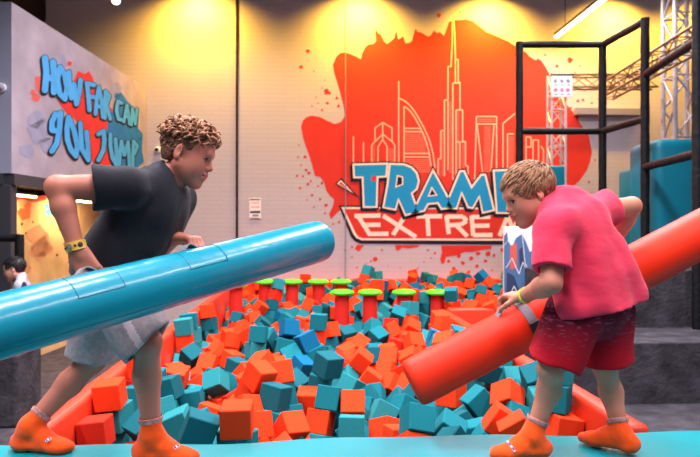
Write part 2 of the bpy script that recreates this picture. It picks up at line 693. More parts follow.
class Head:
    """head frame: f forward, l to the person's left, u up; origin between the ears"""

    def __init__(self, c, f, u, S=1.0):
        self.c = np.array(c, float)
        self.f = nv(f)
        l = np.cross(np.array(u, float), self.f)
        self.l = nv(l)
        self.u = np.cross(self.f, self.l)
        self.S = S
        self.R = np.stack([self.f, self.l, self.u])

    def p(self, x, y, z):
        return self.c + self.S * (self.f * x + self.l * y + self.u * z)

    def local(self, q):
        return (q - self.c) @ self.R.T / self.S

    def build(self, v):
        S, R, p = self.S, self.R, self.p
        v.ell(p(-.012, 0, .038), (.096 * S, .074 * S, .083 * S), R, .01)
        v.ell(p(.03, 0, -.022), (.056 * S, .058 * S, .082 * S), R, .03)
        v.ell(p(.040, 0, .04), (.052 * S, .060 * S, .055 * S), R, .02)
        for s in (-1, 1):
            v.cap(p(.0, s * .054, -.045), p(.058, s * .016, -.094), .021 * S, .018 * S, .025)
            v.ell(p(.052, s * .036, -.034), (.028 * S, .022 * S, .034 * S), R, .035)
        v.ell(p(.068, 0, -.098), (.019 * S, .022 * S, .017 * S), R, .02)
        v.cap(p(.079, -.03, .024), p(.079, .03, .024), .0125 * S, None, .018)
        v.cap(p(.084, 0, .010), p(.1035, 0, -.025), .0075 * S, .0110 * S, .012)
        for s in (-1, 1):
            v.ell(p(.092, s * .011, -.030), (.011 * S, .008 * S, .008 * S), R, .006)
        # muzzle and lips
        v.ell(p(.073, 0, -.060), (.024 * S, .028 * S, .026 * S), R, .015)
        v.cap(p(.0935, -.014, -.0535), p(.0935, .014, -.0535), .0068 * S, None, .005)
        v.cap(p(.091, -.012, -.066), p(.091, .012, -.066), .0072 * S, None, .005)
        for s in (-1, 1):
            v.cap(p(.1015, 0, -.0595), p(.0875, s * .021, -.0575), .0024 * S, .003 * S, .003, op='cut')
            v.cap(p(.086, s * .021, -.0575), p(.080, s * .027, -.0555), .003 * S, .002 * S, .004, op='cut')
        # eye sockets, lids
        for s in (-1, 1):
            v.ell(p(.092, s * .031, .002), (.013 * S, .0165 * S, .0095 * S), R, .008, op='cut')
            v.ell(p(.072, s * .031, .002), (.0145 * S, .0165 * S, .0125 * S), R, .004)
            v.cap(p(.0845, s * .020, .0085), p(.0815, s * .043, .0065), .0042 * S, .0035 * S, .004)
            v.cap(p(.0825, s * .020, -.0055), p(.079, s * .042, -.004), .003 * S, None, .004)
        # ears
        for s in (-1, 1):
            ax = np.stack([nv(self.f * .9 + self.l * s * .45 - self.u * .15), nv(self.l * s - self.f * s * s * .45), nv(self.u + self.f * .15)])
            ax[1] = nv(np.cross(ax[2], ax[0]))
            v.ell(p(-.012, s * .077, .0), (.018 * S, .0085 * S, .031 * S), ax, .006)
            v.ell(p(-.006, s * .087, .002), (.0085 * S, .007 * S, .017 * S), ax, .005, op='cut')
            v.ell(p(-.008, s * .076, -.024), (.010 * S, .007 * S, .010 * S), ax, .006)

    def eyes(self, person, look=(1, 0, 0)):
        for s in (-1, 1):
            c = self.p(.0735, s * .031, .0018)
            r = .0152 * self.S
            b = bmesh.new()
            bmesh.ops.create_uvsphere(b, u_segments=24, v_segments=16, radius=r)
            d = self.f * look[0] + self.l * look[1] + self.u * look[2]
            d = Vector(nv(d))
            for f in b.faces:
                f.material_index = 1 if f.calc_center_median().normalized().dot(d) > .76 else 0
                f.smooth = True
            me = bpy.data.meshes.new('eye')
            b.to_mesh(me)
            b.free()
            me.materials.append(M['eye_white'])
            me.materials.append(M['iris'])
            o = bpy.data.objects.new('eye', me)
            o.location = Vector(c)
            link(o, person)
            pts = [Vector(self.p(x, s * y, z)) for x, y, z in ((.0885, .019, .0070), (.0885, .026, .0095), (.0875, .034, .0090), (.0835, .043, .0055), (.0790, .048, .0020))]
            MB().tube(pts, .002, 6, True, rads=[.0012, .0020, .0022, .0022, .001]).build('eyelashes', M['iris'], person, True)

    def brows(self, person, m):
        for s in (-1, 1):
            pts = [Vector(self.p(.0905, s * .014, .022)), Vector(self.p(.0895, s * .026, .0265)), Vector(self.p(.083, s * .038, .0255)), Vector(self.p(.073, s * .047, .020))]
            MB().tube(pts, .004, 8, True, rads=[.0034, .0044, .0038, .002]).build('eyebrow', m, person, True)

    def lip_paint(self, c):
        q = self.local(c)
        return (np.abs(q[:, 1]) < .020) & (np.abs(q[:, 2] + .0598) < .0115 - np.abs(q[:, 1]) * .25) & (q[:, 0] > .082)


def hand(v, wrist, fdir, palm, S, curl=(35, 65, 45), thumb=1, spread=.0, k=.004, thumb_in=.6):
    """wrist point; fdir to the knuckles; palm = way the palm faces; thumb=+1/-1 side along fdir x palm"""
    f = nv(fdir)
    n = nv(np.array(palm, float) - f * np.dot(palm, f))
    s = np.cross(f, n) * thumb
    w = np.array(wrist, float)
    P0 = lambda a, b, c: w + S * (f * a + s * b + n * c)
    fl = (n, 1.55)
    # palm
    v.cap(P0(-.02, 0, 0), P0(.02, 0, 0), .024 * S, .027 * S, .012, (n, 1.25))
    for b in (-.026, -.009, .009, .026):
        v.cap(P0(.012, b * .7, 0), P0(.078, b, -.002), .0165 * S, .0135 * S, .008, (n, 1.15))
    v.ell(P0(.03, .022, .010), (.026 * S, .016 * S, .014 * S), np.stack([f, s, n]), .012)
    tips = []
    for i, (b, L) in enumerate(((.028, .070), (.0095, .078), (-.0095, .073), (-.027, .058))):
        p = P0(.082, b, -.003)
        a = 0
        r = (.0092, .0094, .0090, .0080)[i] * S
        d0 = nv(f + s * spread * b * 20)
        for j, fr in enumerate((.46, .30, .24)):
            a += math.radians(curl[j] * (1 + .06 * (i - 1.5)))
            d = d0 * math.cos(a) + n * math.sin(a)
            q = p + d * L * fr * S
            v.cap(p, q, r * (1 - .07 * j), r * (.96 - .09 * j), k)
            p = q
        tips.append(p)
    # thumb leaves the side of the palm near its base
    p = P0(.022, .026, .008)
    d1 = nv(f * .62 + s * .62 + n * .45)
    q = p + d1 * .042 * S
    v.cap(p, q, .0135 * S, .0112 * S, .010)
    d2 = nv(f * .85 + s * (.62 - thumb_in) + n * .55)
    q2 = q + d2 * .030 * S
    v.cap(q, q2, .0108 * S, .0098 * S, k)
    d3 = nv(f * .8 + s * (.35 - thumb_in) + n * .75)
    v.cap(q2, q2 + d3 * .024 * S, .0096 * S, .0078 * S, k)
    return tips


def foot(v, ankle, heading, g, S=1.0, grow_=0.0, k=.02, pitch=0.0):
    """ankle joint, heading (horizontal), ground height g at the ball; pitch lifts the heel"""
    h = np.array(heading, float)
    h[2] = 0
    h = nv(h)
    sd = np.array([-h[1], h[0], 0])
    a = np.array(ankle, float)
    B = lambda x, y, z: np.array([a[0], a[1], g]) + S * (h * x + sd * y) + np.array([0, 0, S * z + max(0, -(x - .09)) * pitch * S])
    e = grow_
    v.cap(a, B(-.028, 0, .034), .033 * S + e, .031 * S + e, k)
    v.ell(B(-.032, 0, .031), (.034 * S + e, .029 * S + e, .031 * S + e), np.stack([h, sd, np.array([0, 0, 1])]), k)
    v.cap(a + np.array([0, 0, -.01]), B(.055, .003, .043), .033 * S + e, .030 * S + e, k)
    v.cap(B(-.03, 0, .020), B(.10, .004, .018), .026 * S + e, .034 * S + e, k, (np.array([0, 0, 1]), 1.75))
    v.cap(B(.05, .004, .040), B(.105, .008, .022), .030 * S + e, .026 * S + e, k, (np.array([0, 0, 1]), 1.25))
    v.cap(B(.10, .016, .016), B(.148, .010, .014), .020 * S + e, .016 * S + e, k)
    v.cap(B(.10, -.014, .015), B(.132, -.016, .013), .018 * S + e, .015 * S + e, k)


def bounds(pts, m):
    a = np.array([tuple(p) for p in pts])
    return a.min(0) - m, a.max(0) + m
# ------------------------------------------------------------------ the hall


def wall_box(name, x0, x1, y0, y1, z0, z1, m):
    return struct(MB().box(x0, x1, y0, y1, z0, z1).build(name, m))


CORNER = P(44, 200, 9.75)
WX = CORNER.x
wall_box('wall_back', WX - .2, 9.0, WALL_Y, WALL_Y + .2, 0, 6.6, M['brick'])
wall_box('wall_left', WX - .2, WX, 1.0, WALL_Y, 0, 6.6, M['dark_wall'])
wall_box('ceiling', WX - .2, 9.0, -1.0, WALL_Y + .2, 6.6, 6.75, M['ceil'])
wall_box('floor', WX - .2, 9.0, -2.5, WALL_Y + .2, -.1, 0, M['carpet'])

# dark joints between the wall panels
for k, (px, w, m_) in enumerate(((237, .034, M['dark_wall']), (345.5, .012, M['ink_grey']))):
    p = on_plane(px, 100, Vector((0, WALL_Y, 0)), Vector((0, -1, 0)))
    struct(MB().box(p.x - w / 2, p.x + w / 2, WALL_Y - .02, WALL_Y, .8, 6.6).build('trim_%d' % (k + 1), m_))

# ---- the upstairs box on the left, with the graffiti ----
LA, LB = P(11.5, 228, 6.13), P(147, 228, 9.925)
d_ = (LB - LA)
d_.z = 0
d_.normalize()
LN = Vector((d_.y, -d_.x, 0))            # faces the pit
zt, zb = 3.77, 2.13
left_x = WX + .01
vA, vB = LA.copy(), LB.copy()
vB = LA + d_ * ((WALL_Y - .01 - LA.y) / d_.y)
footprint = [(vA.x, vA.y), (vB.x, vB.y), (left_x, vB.y), (left_x, vA.y)]
vs = [(x, y, z) for z in (zb, zt) for x, y in footprint]
fs = [(3, 2, 1, 0), (4, 5, 6, 7), (0, 1, 5, 4), (1, 2, 6, 5), (2, 3, 7, 6), (3, 0, 4, 7)]
lo = mesh_obj('wall_loft', vs, fs, [M['loft'], M['loft_front']])
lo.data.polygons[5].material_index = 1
struct(lo)
# dark steel edge under the loft
e0, e1 = vA + LN * .01, vB + LN * .01
mb = MB()
mtx = Matrix.Translation(((e0 + e1) / 2 - LN * .06).to_3d().xy.to_3d() + Vector((0, 0, zb - .055))) @ \
    Matrix(((d_.x, LN.x, 0, 0), (d_.y, LN.y, 0, 0), (0, 0, 1, 0), (0, 0, 0, 1)))
mb.obox(mtx, (e1 - e0).length - .03, .14, .11)
mb.box(left_x + .01, vA.x - .08, vA.y, vA.y + .14, zb - .11, zb)
struct(mb.build('trim_3', M['steel_dark']))
# the lit wall set back below the loft
b0 = vA - LN * .75
b1 = b0 + d_ * ((WALL_Y - .02 - b0.y) / d_.y)
mtx = Matrix.Translation(((b0 + b1) / 2).xy.to_3d() + Vector((0, 0, zb / 2 - .06))) @ \
    Matrix(((d_.x, LN.x, 0, 0), (d_.y, LN.y, 0, 0), (0, 0, 1, 0), (0, 0, 0, 1)))
w_ = MB().obox(mtx, (b1 - b0).length, .08, zb - .12).build('wall_under_loft', M['yellow_wall'])
struct(w_)
# post at the corner of the loft
pc = vA - LN * .08 + d_ * .07
post = MB().box(pc.x - .065, pc.x + .065, pc.y - .065, pc.y + .065, 0, zb - .11, .008).build('support_post', M['steel_dark'])
tag(post, 'dark steel post under the corner of the graffiti loft', 'post')
# paint on the wall below the loft
pl = Paint(b0 + LN * .04, LN)
mur = empty('mural', pl.pt(55, 240, 0), 'yellow graffiti mural on the lit wall under the loft', 'mural')
pl.each('paint_splash', [blob(25, 214, 7, 3), blob(28, 206, 4, 4)], .004, mat('graffiti_orange', (236, 104, 44), .8), mur)
pl.each('paint_cloud', [blob(38, 235, 11, 5), blob(44, 248, 9, 6), blob(36, 252, 7, 8), [(30, 246), (48, 232), (52, 250), (38, 262)],
                         blob(26, 268, 6, 9)], .003, mat('graffiti_mauve', (206, 152, 118), .8), mur)
pl.each('paint_mark', [blob(3, 207, 7, 12), blob(49, 212, 4, 13), blob(47, 206, 3, 14), blob(82, 200, 5, 15)], .005, M['graf_blue'], mur)
pl.each('paint_band', [stroke_polys([(-5, 196), (12, 199), (22, 196), (34, 200), (46, 197)], 5)[k] for k in range(4)] +
         [blob(12, 200, 5, 77)], .006, M['graf_red'], mur)
pl.each('paint_drip', [blob(x, y, r, 40 + k) for k, (x, y, r) in enumerate(((22, 224, 1.3), (26, 233, 1), (20, 240, 1.2), (33, 222, 1), (60, 230, 1.2),
                                                                         (64, 244, 1), (57, 255, 1.2)))], .004, M['graf_black'], mur)
# lamps below the loft
for k, (t_, L) in enumerate(((.9, .9), (2.4, .9))):
    c = b0 + d_ * t_ + LN * .28
    c.z = zb - .16
    mtx = Matrix.Translation(c) @ Matrix(((d_.x, LN.x, 0, 0), (d_.y, LN.y, 0, 0), (0, 0, 1, 0), (0, 0, 0, 1)))
    lt = empty('tube_lamp', c, ['warm tube lamp under the near end of the graffiti loft', 'warm tube lamp under the far end of the graffiti loft'][k], 'lamp',
               'tube lamps under the loft')
    MB().obox(Matrix.Translation((0, 0, .025)) @ mtx, L, .05, .03).build('housing', M['housing'], lt)
    MB().tube([c - d_ * L / 2, c + d_ * L / 2], .014).build('tube', M['lamp_warm'], lt)
# graffiti on the side of the loft
gp = Paint(vA, LN)
g = empty('graffiti', gp.pt(80, 125, 0), 'blue bubble-letter graffiti on a red splash along the grey loft wall', 'graffiti')
gp.each('haze', [blob(40, 132, 13, 1), blob(36, 120, 9, 2), blob(48, 145, 9, 3), blob(62, 62, 7, 31), blob(28, 150, 8, 32), blob(116, 88, 6, 33)], .002, M['graf_haze'], g)
gp.each('red_splash', [[(56, 96), (66, 92), (74, 80), (78, 71), (85, 74), (89, 71), (93, 78), (96, 92), (104, 104), (114, 110), (111, 122), (104, 134),
                         (108, 150), (112, 163), (104, 168), (97, 169), (91, 158), (88, 140), (78, 122), (66, 112), (60, 104)],
                        [(68, 61), (72, 62), (71, 66), (67, 65)], blob(110, 130, 3, 5), blob(60, 66, 2, 6)], .004, M['graf_red'], g)
gp.each('orange_splash', [[(35, 77), (41, 76), (43, 84), (41, 93), (36, 90)], blob(36, 97, 5, 9), blob(33, 92, 3, 10)], .003,
         mat('graffiti_coral', (206, 84, 76), .8), g)
gp.each('blue_splash', [[(108, 118), (114, 108), (116, 96), (121, 92), (128, 102), (134, 108), (139, 116), (138, 128), (143, 134), (142, 150), (144, 162),
                          (138, 167), (118, 167), (110, 156), (106, 140)], blob(140, 139, 2, 44), blob(117, 96, 3.4, 45)], .0045, M['graf_teal'], g)
LET = [  # (letter strokes in the photo, stroke width)
    ([[(45, 58), (46.5, 72), (45, 90)], [(53, 62), (54.5, 78), (54, 92)], [(46, 77), (54, 79)]], 5.2),          # H
    ([[(60, 67), (57.5, 80), (60, 94), (65, 99), (67, 88), (64.5, 74), (60, 67)]], 4.2),                        # O
    ([[(69, 72), (69.5, 86), (71.5, 98), (74, 84), (76.5, 104), (79.5, 92), (80.5, 80)]], 3.9),                 # W
    ([[(87, 83), (88.5, 96), (89.5, 110)], [(87, 83), (94, 85)], [(88, 96), (93.5, 97)]], 3.6),                  # F
    ([[(95.5, 114), (97, 98), (99, 87), (101.5, 101), (103, 117)], [(97, 106), (102, 107)]], 3.2),               # A
    ([[(105, 118), (105, 104), (105.5, 91), (109.5, 96), (106.5, 105), (110.5, 119)]], 2.9),                     # R
    ([[(121.5, 103), (118, 101), (116.5, 110), (118.5, 119), (122.5, 120)]], 2.9),                               # C
    ([[(124, 122), (125.5, 112), (127, 105), (128.5, 114), (129.5, 124)], [(125, 116), (129, 117)]], 2.4),       # A
    ([[(131.5, 125), (132.5, 108), (135.5, 124), (137, 109)]], 2.3),                                             # N
    ([[(55.5, 114), (52, 122), (52, 130), (58, 131)], [(60.5, 113), (59.5, 130), (57, 143), (52, 151)]], 4.6),    # Y
    ([[(68.5, 117), (67, 128), (67.5, 140), (71, 150), (76, 156), (77.5, 146), (74, 130), (68.5, 117)]], 4.2),    # O
    ([[(80.5, 123), (81, 136), (82, 149), (88.5, 160), (88, 146), (86.5, 132)]], 3.9),                            # U
    ([[(98.5, 134), (103.5, 131), (104.5, 140), (103.5, 150), (98.5, 160)]], 3.7),                                # J
    ([[(110.5, 134), (110.5, 146), (112.5, 158), (116.5, 165), (116.5, 152), (115.5, 139)]], 3.2),                # U
    ([[(119.5, 165), (120, 152), (121.5, 141), (124.5, 155), (128, 142), (129, 154), (129.5, 166)]], 2.9),        # M
    ([[(133, 167), (133, 154), (133.5, 141), (137.5, 146), (134.5, 154)]], 2.6),                                  # P
]
for strokes, w in LET:
    w *= 1.22
    sh, fl = [], []
    for st in strokes:
        sh += round_strokes([(x - w * .16, y + w * .28) for x, y in st], w + 2.2) + round_strokes(st, w + 1.3)
        fl += round_strokes(st, w)
    le = gp.polys('letter', sh, .006, M['graf_black'], g)
    f_ = gp.polys('letter_fill', fl, .008, M['graf_blue'], None)
    f_.parent = le
    f_.matrix_parent_inverse = (Matrix.Translation(le.location - g.location) @ Matrix.Translation(g.location)).inverted()

# black padded guard rail in front of the lit wall
gr = empty('guard_rail', P(10, 320, 5.7), 'black padded guard rail at the far left below the loft', 'rail')
gr.location.z = 0
bpy.context.view_layer.update()
r0, r1 = P(-40, 238, 5.7), P(19.5, 238, 5.7)
MB().tube([r0, r1], .036).build('rail', M['pad_black'], gr, True)
for q in (r0 + RIGHT * .03, r1):
    MB().tube([(q.x, q.y, 0), (q.x, q.y, q.z + .03)], .04).build('post', M['pad_black'], gr, True)

# ---- things on the back wall ----
bp = Paint((0, WALL_Y, 0), (0, -1, 0))
wn = empty('notice', bp.pt(255, 219, 0), 'small white printed notice on the brick wall above the teal tube end', 'notice')
mb = MB()
a, b = bp.pt(249.3, 219, 0), bp.pt(261, 198.3, 0)
mb.box(a.x, b.x, WALL_Y - .012, WALL_Y - .001, a.z, b.z)
mb.build('board', M['card'], wn)
bp.each('print', [[(250, 199), (260.4, 199), (260.4, 200), (250, 200)], [(250, 211), (260.4, 211), (260.4, 213), (250, 213)],
                   [(250, 218), (260.4, 218), (260.4, 218.8), (250, 218.8)]], .0135, M['ink'], wn)
bp.each('small_print', [disc(252 + 2.2 * k, 207, .8) for k in range(4)] + [[(251, 202.4), (259, 202.4), (259, 203), (251, 203)]], .0135, M['ink_pink'], wn)
bp.polys('grey_print', [[(252.5, 214.5), (258.5, 214.5), (258.5, 216.5), (252.5, 216.5)]], .0135, M['ink_grey'], wn)
cp = bp.pt(158, 150, 0)
cam_ = empty('wall_sensor', cp, 'tiny white wall sensor with a black eye beside the loft', 'sensor')
MB().lathe(cp, (0, -1, 0), [(0.001, .05), (.03, .05), (.05, .03), (.052, 0)]).build('body', M['card'], cam_, True)
MB().lathe(cp + Vector((-.01, -.045, 0)), (0, -1, 0), [(0, .03), (.025, .024), (.03, 0)]).build('lens', M['ink'], cam_, True)
cp = P(1, 88, 6.1)
dc = empty('dome_camera', cp, 'white dome camera on the near face of the loft', 'camera')
yq = vA.y
cx = on_plane(2, 88, Vector((0, yq, 0)), Vector((0, -1, 0)))
dc.location = cx
bpy.context.view_layer.update()
MB().lathe(cx, (0, -1, 0), [(.001, .045), (.03, .045)]).build('base', M['card'], dc, True)
MB().lathe(cx + Vector((0, -.03, 0)), (0, -1, 0), [(0, .036), (.02, .03), (.034, .015), (.037, 0)]).build('dome', M['ink_grey'], dc, True)

# ---- the wall mural ----
mu = empty('wall_mural', bp.pt(450, 276, 0), 'red splash mural with a white city skyline and shop lettering on the back wall', 'mural')
SPL = [(303, 120), (307, 117), (312, 115.5), (320, 117), (328, 121), (335, 124), (341, 122), (345, 116), (344, 108), (342, 100), (340, 92), (337, 82), (334, 72),
       (333, 65), (336, 57), (340, 53), (346, 52.5), (352, 54.5), (357, 57), (361, 59), (362, 53.5), (365, 47.5), (369, 44), (373, 44), (376, 41),
       (374.8, 28), (378.5, 33), (381, 34.5), (384, 41), (387, 44), (391, 41), (394.5, 38), (396.2, 30), (398, 39.5), (401, 38), (403, 36), (405.5, 43.5),
       (409, 43), (412, 41), (414, 33), (415.7, 28.5), (417.5, 32), (420, 32), (424, 34), (427.5, 36.5), (430, 36), (434, 30.5), (437, 33), (440, 32),
       (444, 36), (447, 28), (449, 22), (453, 20), (460, 20), (466, 19), (474, 21.5), (481, 27), (486, 31.5), (492, 34), (497, 36), (503, 39), (508, 41),
       (514, 45), (520, 50), (526, 52), (529, 56), (535, 60), (541, 60), (545, 66), (549, 73), (551, 84), (555, 92), (562, 96), (566, 104), (573, 112),
       (580, 123), (589, 136), (592, 152), (590, 162), (587, 170), (580, 180), (573.5, 186), (566, 193), (555, 200), (540, 204), (345, 207), (338, 212),
       (331, 219), (329, 214), (333, 206), (334, 199), (330, 196), (326, 190), (324, 182), (320, 177), (315, 176), (312, 165), (309, 155), (306, 147), (303, 138), (301, 127)]
bp.polys('red_splash', [SPL], .002, M['paint_red'], mu)
DR = [(307.7, 51, 2.2), (301, 67, 2), (314, 71, .8), (326.5, 92, 3), (329.5, 93, 1.6), (338.5, 106, 1.5), (327.5, 103, 1.4), (337, 98, 1.4), (322, 88, .7), (316, 97, .8),
      (312, 106, .9), (325, 80, .6), (438.8, 15.5, 2.4), (460, 12, 1), (305, 157, 1.8), (298, 157, 1), (299, 145, .9), (322, 110, 1.2), (318, 103, .7), (309, 173, 1.6),
      (326, 205, 1.8), (303, 176, 1.2), (308, 184, 1.5), (297, 176, 1.2), (318, 186, 1), (312, 195, 1.4), (570, 60, 2.8), (538, 60, 1.4), (557, 66, 1.6), (575, 73, 1),
      (580, 66, .8), (566, 79, 1.2), (545, 55, 1), (585, 90, 1.2), (578, 101, 1.5), (586, 112, 1.8), (577, 117, 2.2), (571, 108, 1.2), (592, 103, 1), (583, 100, 1.4),
      (595, 160, 1), (589, 182, 1.2), (358.4, 248, 3.4), (362, 246, 1.4), (375, 259, 2.8), (371, 261, 1.2), (357, 267.5, 1), (352, 257, .8), (435, 253, 1.3), (471, 258.3, 2.3),
      (462.7, 263, 2.1), (454, 268.6, 1.8), (469, 272, 1.6), (477, 266, 1.8), (485.6, 261, 1.9), (488, 253.4, 3), (478, 253.5, 2.2), (494, 255.5, 1.6), (502, 250, 1.8),
      (492, 270, 1), (448.5, 261, 1.8), (459, 256, 2), (400, 268, .7), (424, 262, .8), (388, 266, .6)]
DR += [(300, 188, 1.2), (306, 170, 1.4), (311, 181, 1.1), (316, 172, 1.5), (322, 183, 1.6), (329, 186, 1.2), (301, 165, .9), (320, 199, 1.3), (314, 207, .9), (307, 200, .8),
       (325, 213, 1.2), (333, 224, 1.1), (322, 222, .8), (339, 222, 1.4), (345, 250, .9), (352, 247, 1.2), (366, 264, .9), (382, 250, 1.2), (428, 250, 1.1), (431, 258, .8), (418, 268, .9)]
DR = [blob(x, y, r, 500 + k) for k, (x, y, r) in enumerate(DR)]
DR += [[(395, 245), (420, 245), (418, 247), (409, 248.4), (402, 247.5), (399, 250.5), (396, 250)],
       [(441, 245.4), (492, 245.4), (491, 249), (482, 250), (472.5, 252), (464, 252), (457, 255.5), (446, 257), (444.5, 263), (441.6, 264), (440, 259), (442, 252)],
       [(333, 196), (338, 190), (341, 195), (340, 204), (335, 206)]]
bp.each('paint_drop', DR, .0028, M['paint_red'], mu)
SK = [  # the skyline, one line each
    [(353.4, 136), (353.4, 172)], [(363.5, 142), (363.5, 172)],
    [(371.7, 168), (371.7, 145), (375, 141.5), (375, 128), (382.7, 122.5), (392, 128), (392, 141.5), (394.7, 145), (394.7, 168)],
    [(378, 166), (378, 147), (382.7, 139.4), (387, 146), (387, 166)], [(382.7, 123), (382.7, 139)], [(375, 141.5), (382.7, 134), (392, 141.5)],
    [(398.7, 81), (398.7, 168)], [(399, 98.5), (402, 99.5), (405.6, 101.5), (410, 105.5), (414, 110.5), (418, 117), (423, 126), (427, 134), (430, 142), (433, 153), (435, 168)],
    [(404, 168), (404, 106.5), (407, 108), (411, 112), (415, 118), (419, 125), (423, 133.5), (426.4, 142), (429, 152), (431, 166)],
    [(404, 128.4), (421, 128.4)], [(404, 131.6), (422.5, 131.6)], [(404, 153.6), (429, 153.6)], [(404, 157), (430, 157)],
    [(452.3, 20), (452.3, 41), (451, 66.5), (448, 66.5), (448, 100), (444.5, 100), (444.5, 130.6), (440.8, 130.6), (440.8, 158.7), (438, 158.7), (438, 180)],
    [(454, 20), (455, 41), (455.5, 59.5), (458.2, 59.5), (458.2, 82), (460, 82), (460, 110), (462.6, 110), (462.6, 141.5), (465.5, 141.5), (465.5, 165.6), (468, 166), (468, 176)],
    [(452.8, 83), (452.8, 180)], [(452.8, 83), (460, 83)], [(455.4, 60), (455.4, 83)], [(456, 110), (456, 180)], [(456, 110), (462, 110)], [(448, 101), (448, 170)],
    [(444.5, 131), (444.5, 176)], [(460, 142), (460, 172)], [(456, 142), (465, 142)],
    [(474.7, 180), (476.5, 116.4), (496.6, 116.4), (496.6, 176)], [(476, 124), (496.6, 124)], [(477, 124), (482.5, 172)], [(494, 124), (491, 172)],
    [(503, 176), (503, 123.5), (515, 113.4)], [(507.5, 170), (507.5, 134), (514, 134)],
    [(526, 165), (526, 137), (531, 137), (531, 147), (526, 147)], [(533, 165), (533, 140), (538.5, 140), (538.5, 165)], [(543.5, 165), (543.5, 150), (541, 146)],
]
for l in SK:
    bp.polys('skyline_line', stroke_polys(l, 1.15), .0045, M['paint_line'], mu)
FI = [[(404, 133), (423, 133), (428, 152), (404, 152)], [(404, 158.5), (430, 158.5), (431, 172), (404, 172)], [(449, 101), (452, 101), (452, 172), (449, 172)],
      [(456.6, 111), (459.4, 111), (459.4, 172), (456.6, 172)], [(438.6, 160), (440.4, 160), (440.4, 178), (438.6, 178)], [(484, 126), (491, 126), (489, 172), (486, 172)],
      [(478, 118), (495, 118), (495, 122.5), (478, 122.5)], [(508, 136), (514, 136), (514, 170), (508, 170)], [(372.6, 147), (375, 144), (375, 166), (372.6, 166)],
      [(388, 148), (393.6, 148), (393.6, 166), (388, 166)], [(462, 144), (464.6, 144), (464.6, 170), (462, 170)], [(441.6, 132), (443.6, 132), (443.6, 176), (441.6, 176)]]
for pl_ in FI:
    LN_ = []
    x0, x1 = min(p[0] for p in pl_), max(p[0] for p in pl_)
    y0, y1 = min(p[1] for p in pl_), max(p[1] for p in pl_)
    y = y0 + .8
    while y < y1:
        LN_.append([(x0, y), (x1 - (2.2 if x1 in (423, 428, 430, 431) and y < 150 else 0), y), (x1 - (2.2 if x1 in (423, 428, 430, 431) and y < 150 else 0), y + .9), (x0, y + .9)])
        y += 2.0
    bp.polys('window_lines', LN_, .003, M['paint_pink'], mu)
# banner
ban = bp.polys('banner_outline', [[(338.6, 205.4), (575, 206), (575, 245), (361, 243.8), (355, 241.5), (351, 237)]], .005, M['paint_navy'], mu)
bp.polys('banner_edge', [[(341.2, 207), (573, 207.6), (573, 241), (361.6, 240.2), (356.6, 238.2), (353.6, 234.6)]], .0062, M['paint_white'], mu)
bp.polys('banner_field', [[(344.4, 209), (571, 209.6), (571, 238.8), (362, 238.2), (358.4, 236.6), (356, 233.6)]], .0074, M['paint_red'], mu)
EX = [
    [[(354.5, 216), (380.5, 215.6)], [(358, 216), (369.5, 234)], [(364, 225), (380.5, 224.8)], [(368, 234), (388.5, 233.8)]],       # E
    [[(383, 215.6), (416, 237)], [(405, 215.8), (393, 235)]],                                                                           # X
    [[(416.5, 216.4), (442, 216.2)], [(427.5, 217), (428.6, 236)]],                                                                    # T
    [[(446.4, 215.4), (448.8, 234)], [(446.5, 216.6), (463, 216.6), (466.6, 221), (461, 224.6), (449, 225.4)], [(456, 225), (467.4, 236.4)]],   # R
    [[(471.6, 215.6), (473.2, 235.6)], [(471.6, 217), (490.5, 216.8)], [(472.4, 226), (489.5, 225.6)], [(473, 235.2), (492.5, 235)]],   # E
    [[(499.5, 236), (507.5, 216.4), (513, 229), (520.5, 216.6), (526.5, 236)]],                                                        # M
    [[(532, 215.8), (533, 236)], [(532, 217), (550, 217)], [(532.6, 226), (548, 226)], [(533, 235.4), (552, 235.4)]],                   # E
]
for st in EX:
    bp.polys('lower_letter', [q for l in st for q in stroke_polys(l, 4.3, 4.3)], .0088, M['paint_white'], mu)
TR = [
    ([[(354.4, 165.4), (386.4, 164.6), (385.4, 175.6), (376.6, 176), (375.8, 206), (364.6, 206), (363.6, 176.4), (355, 176.4)]], []),                      # T
    ([[(390.6, 164.8), (404, 165.2), (411, 168), (416, 173.4), (418, 181), (416, 188.6), (410.6, 193), (417, 211), (406, 214), (398.4, 197.6), (395, 208.6),
       (384.4, 206.6), (388.4, 185)]], [[(398, 176.4), (402, 177.6), (402, 184), (396.6, 186)]]),                                                       # R
    ([[(433, 172), (452, 206.4), (442, 208), (438.4, 202), (427.6, 203), (423.6, 210), (413.6, 212)]], [[(432, 189), (435.6, 194.6), (429.4, 195.4)]]),   # A
    ([[(460.6, 172), (463.6, 172), (471.4, 189), (481.6, 175.6), (484.6, 175.6), (493, 209.4), (483.4, 211.6), (479.6, 194.6), (472.4, 207), (468.6, 206.4),
       (461.6, 191), (456, 207.6), (446.4, 206)]], []),                                                                                               # M
    ([[(494.6, 171.4), (513, 170.6), (523, 172), (529, 178), (529, 187), (522, 194), (508, 196), (507.6, 212), (497.6, 212)]], [[(508, 179), (516, 179.6), (517, 185), (508, 187)]]),  # P
    ([[(548, 170.6), (561, 175), (565, 190), (561, 205), (548, 211), (536, 205), (532, 190), (536, 175)]], [[(548, 181), (554, 190), (548, 200), (543, 190)]]),   # O
]
for fill, holes in TR:
    bp.polys('letter_shadow', [grow([(x - 1.6, y + 2.6) for x, y in f], 2.8) for f in fill] + [grow(f, 3.2) for f in fill], .0100, M['paint_navy'], mu)
    bp.polys('letter_outline', [grow(f, 1.9) for f in fill], .0112, M['paint_white'], mu)
    le = bp.polys('upper_letter', fill, .0124, M['paint_blue'], mu)
    if holes:
        bp.polys('letter_hole', [grow(h, 1.2) for h in holes], .0136, M['paint_white'], mu)
        bp.polys('letter_hole', holes, .0148, M['paint_navy'], mu)
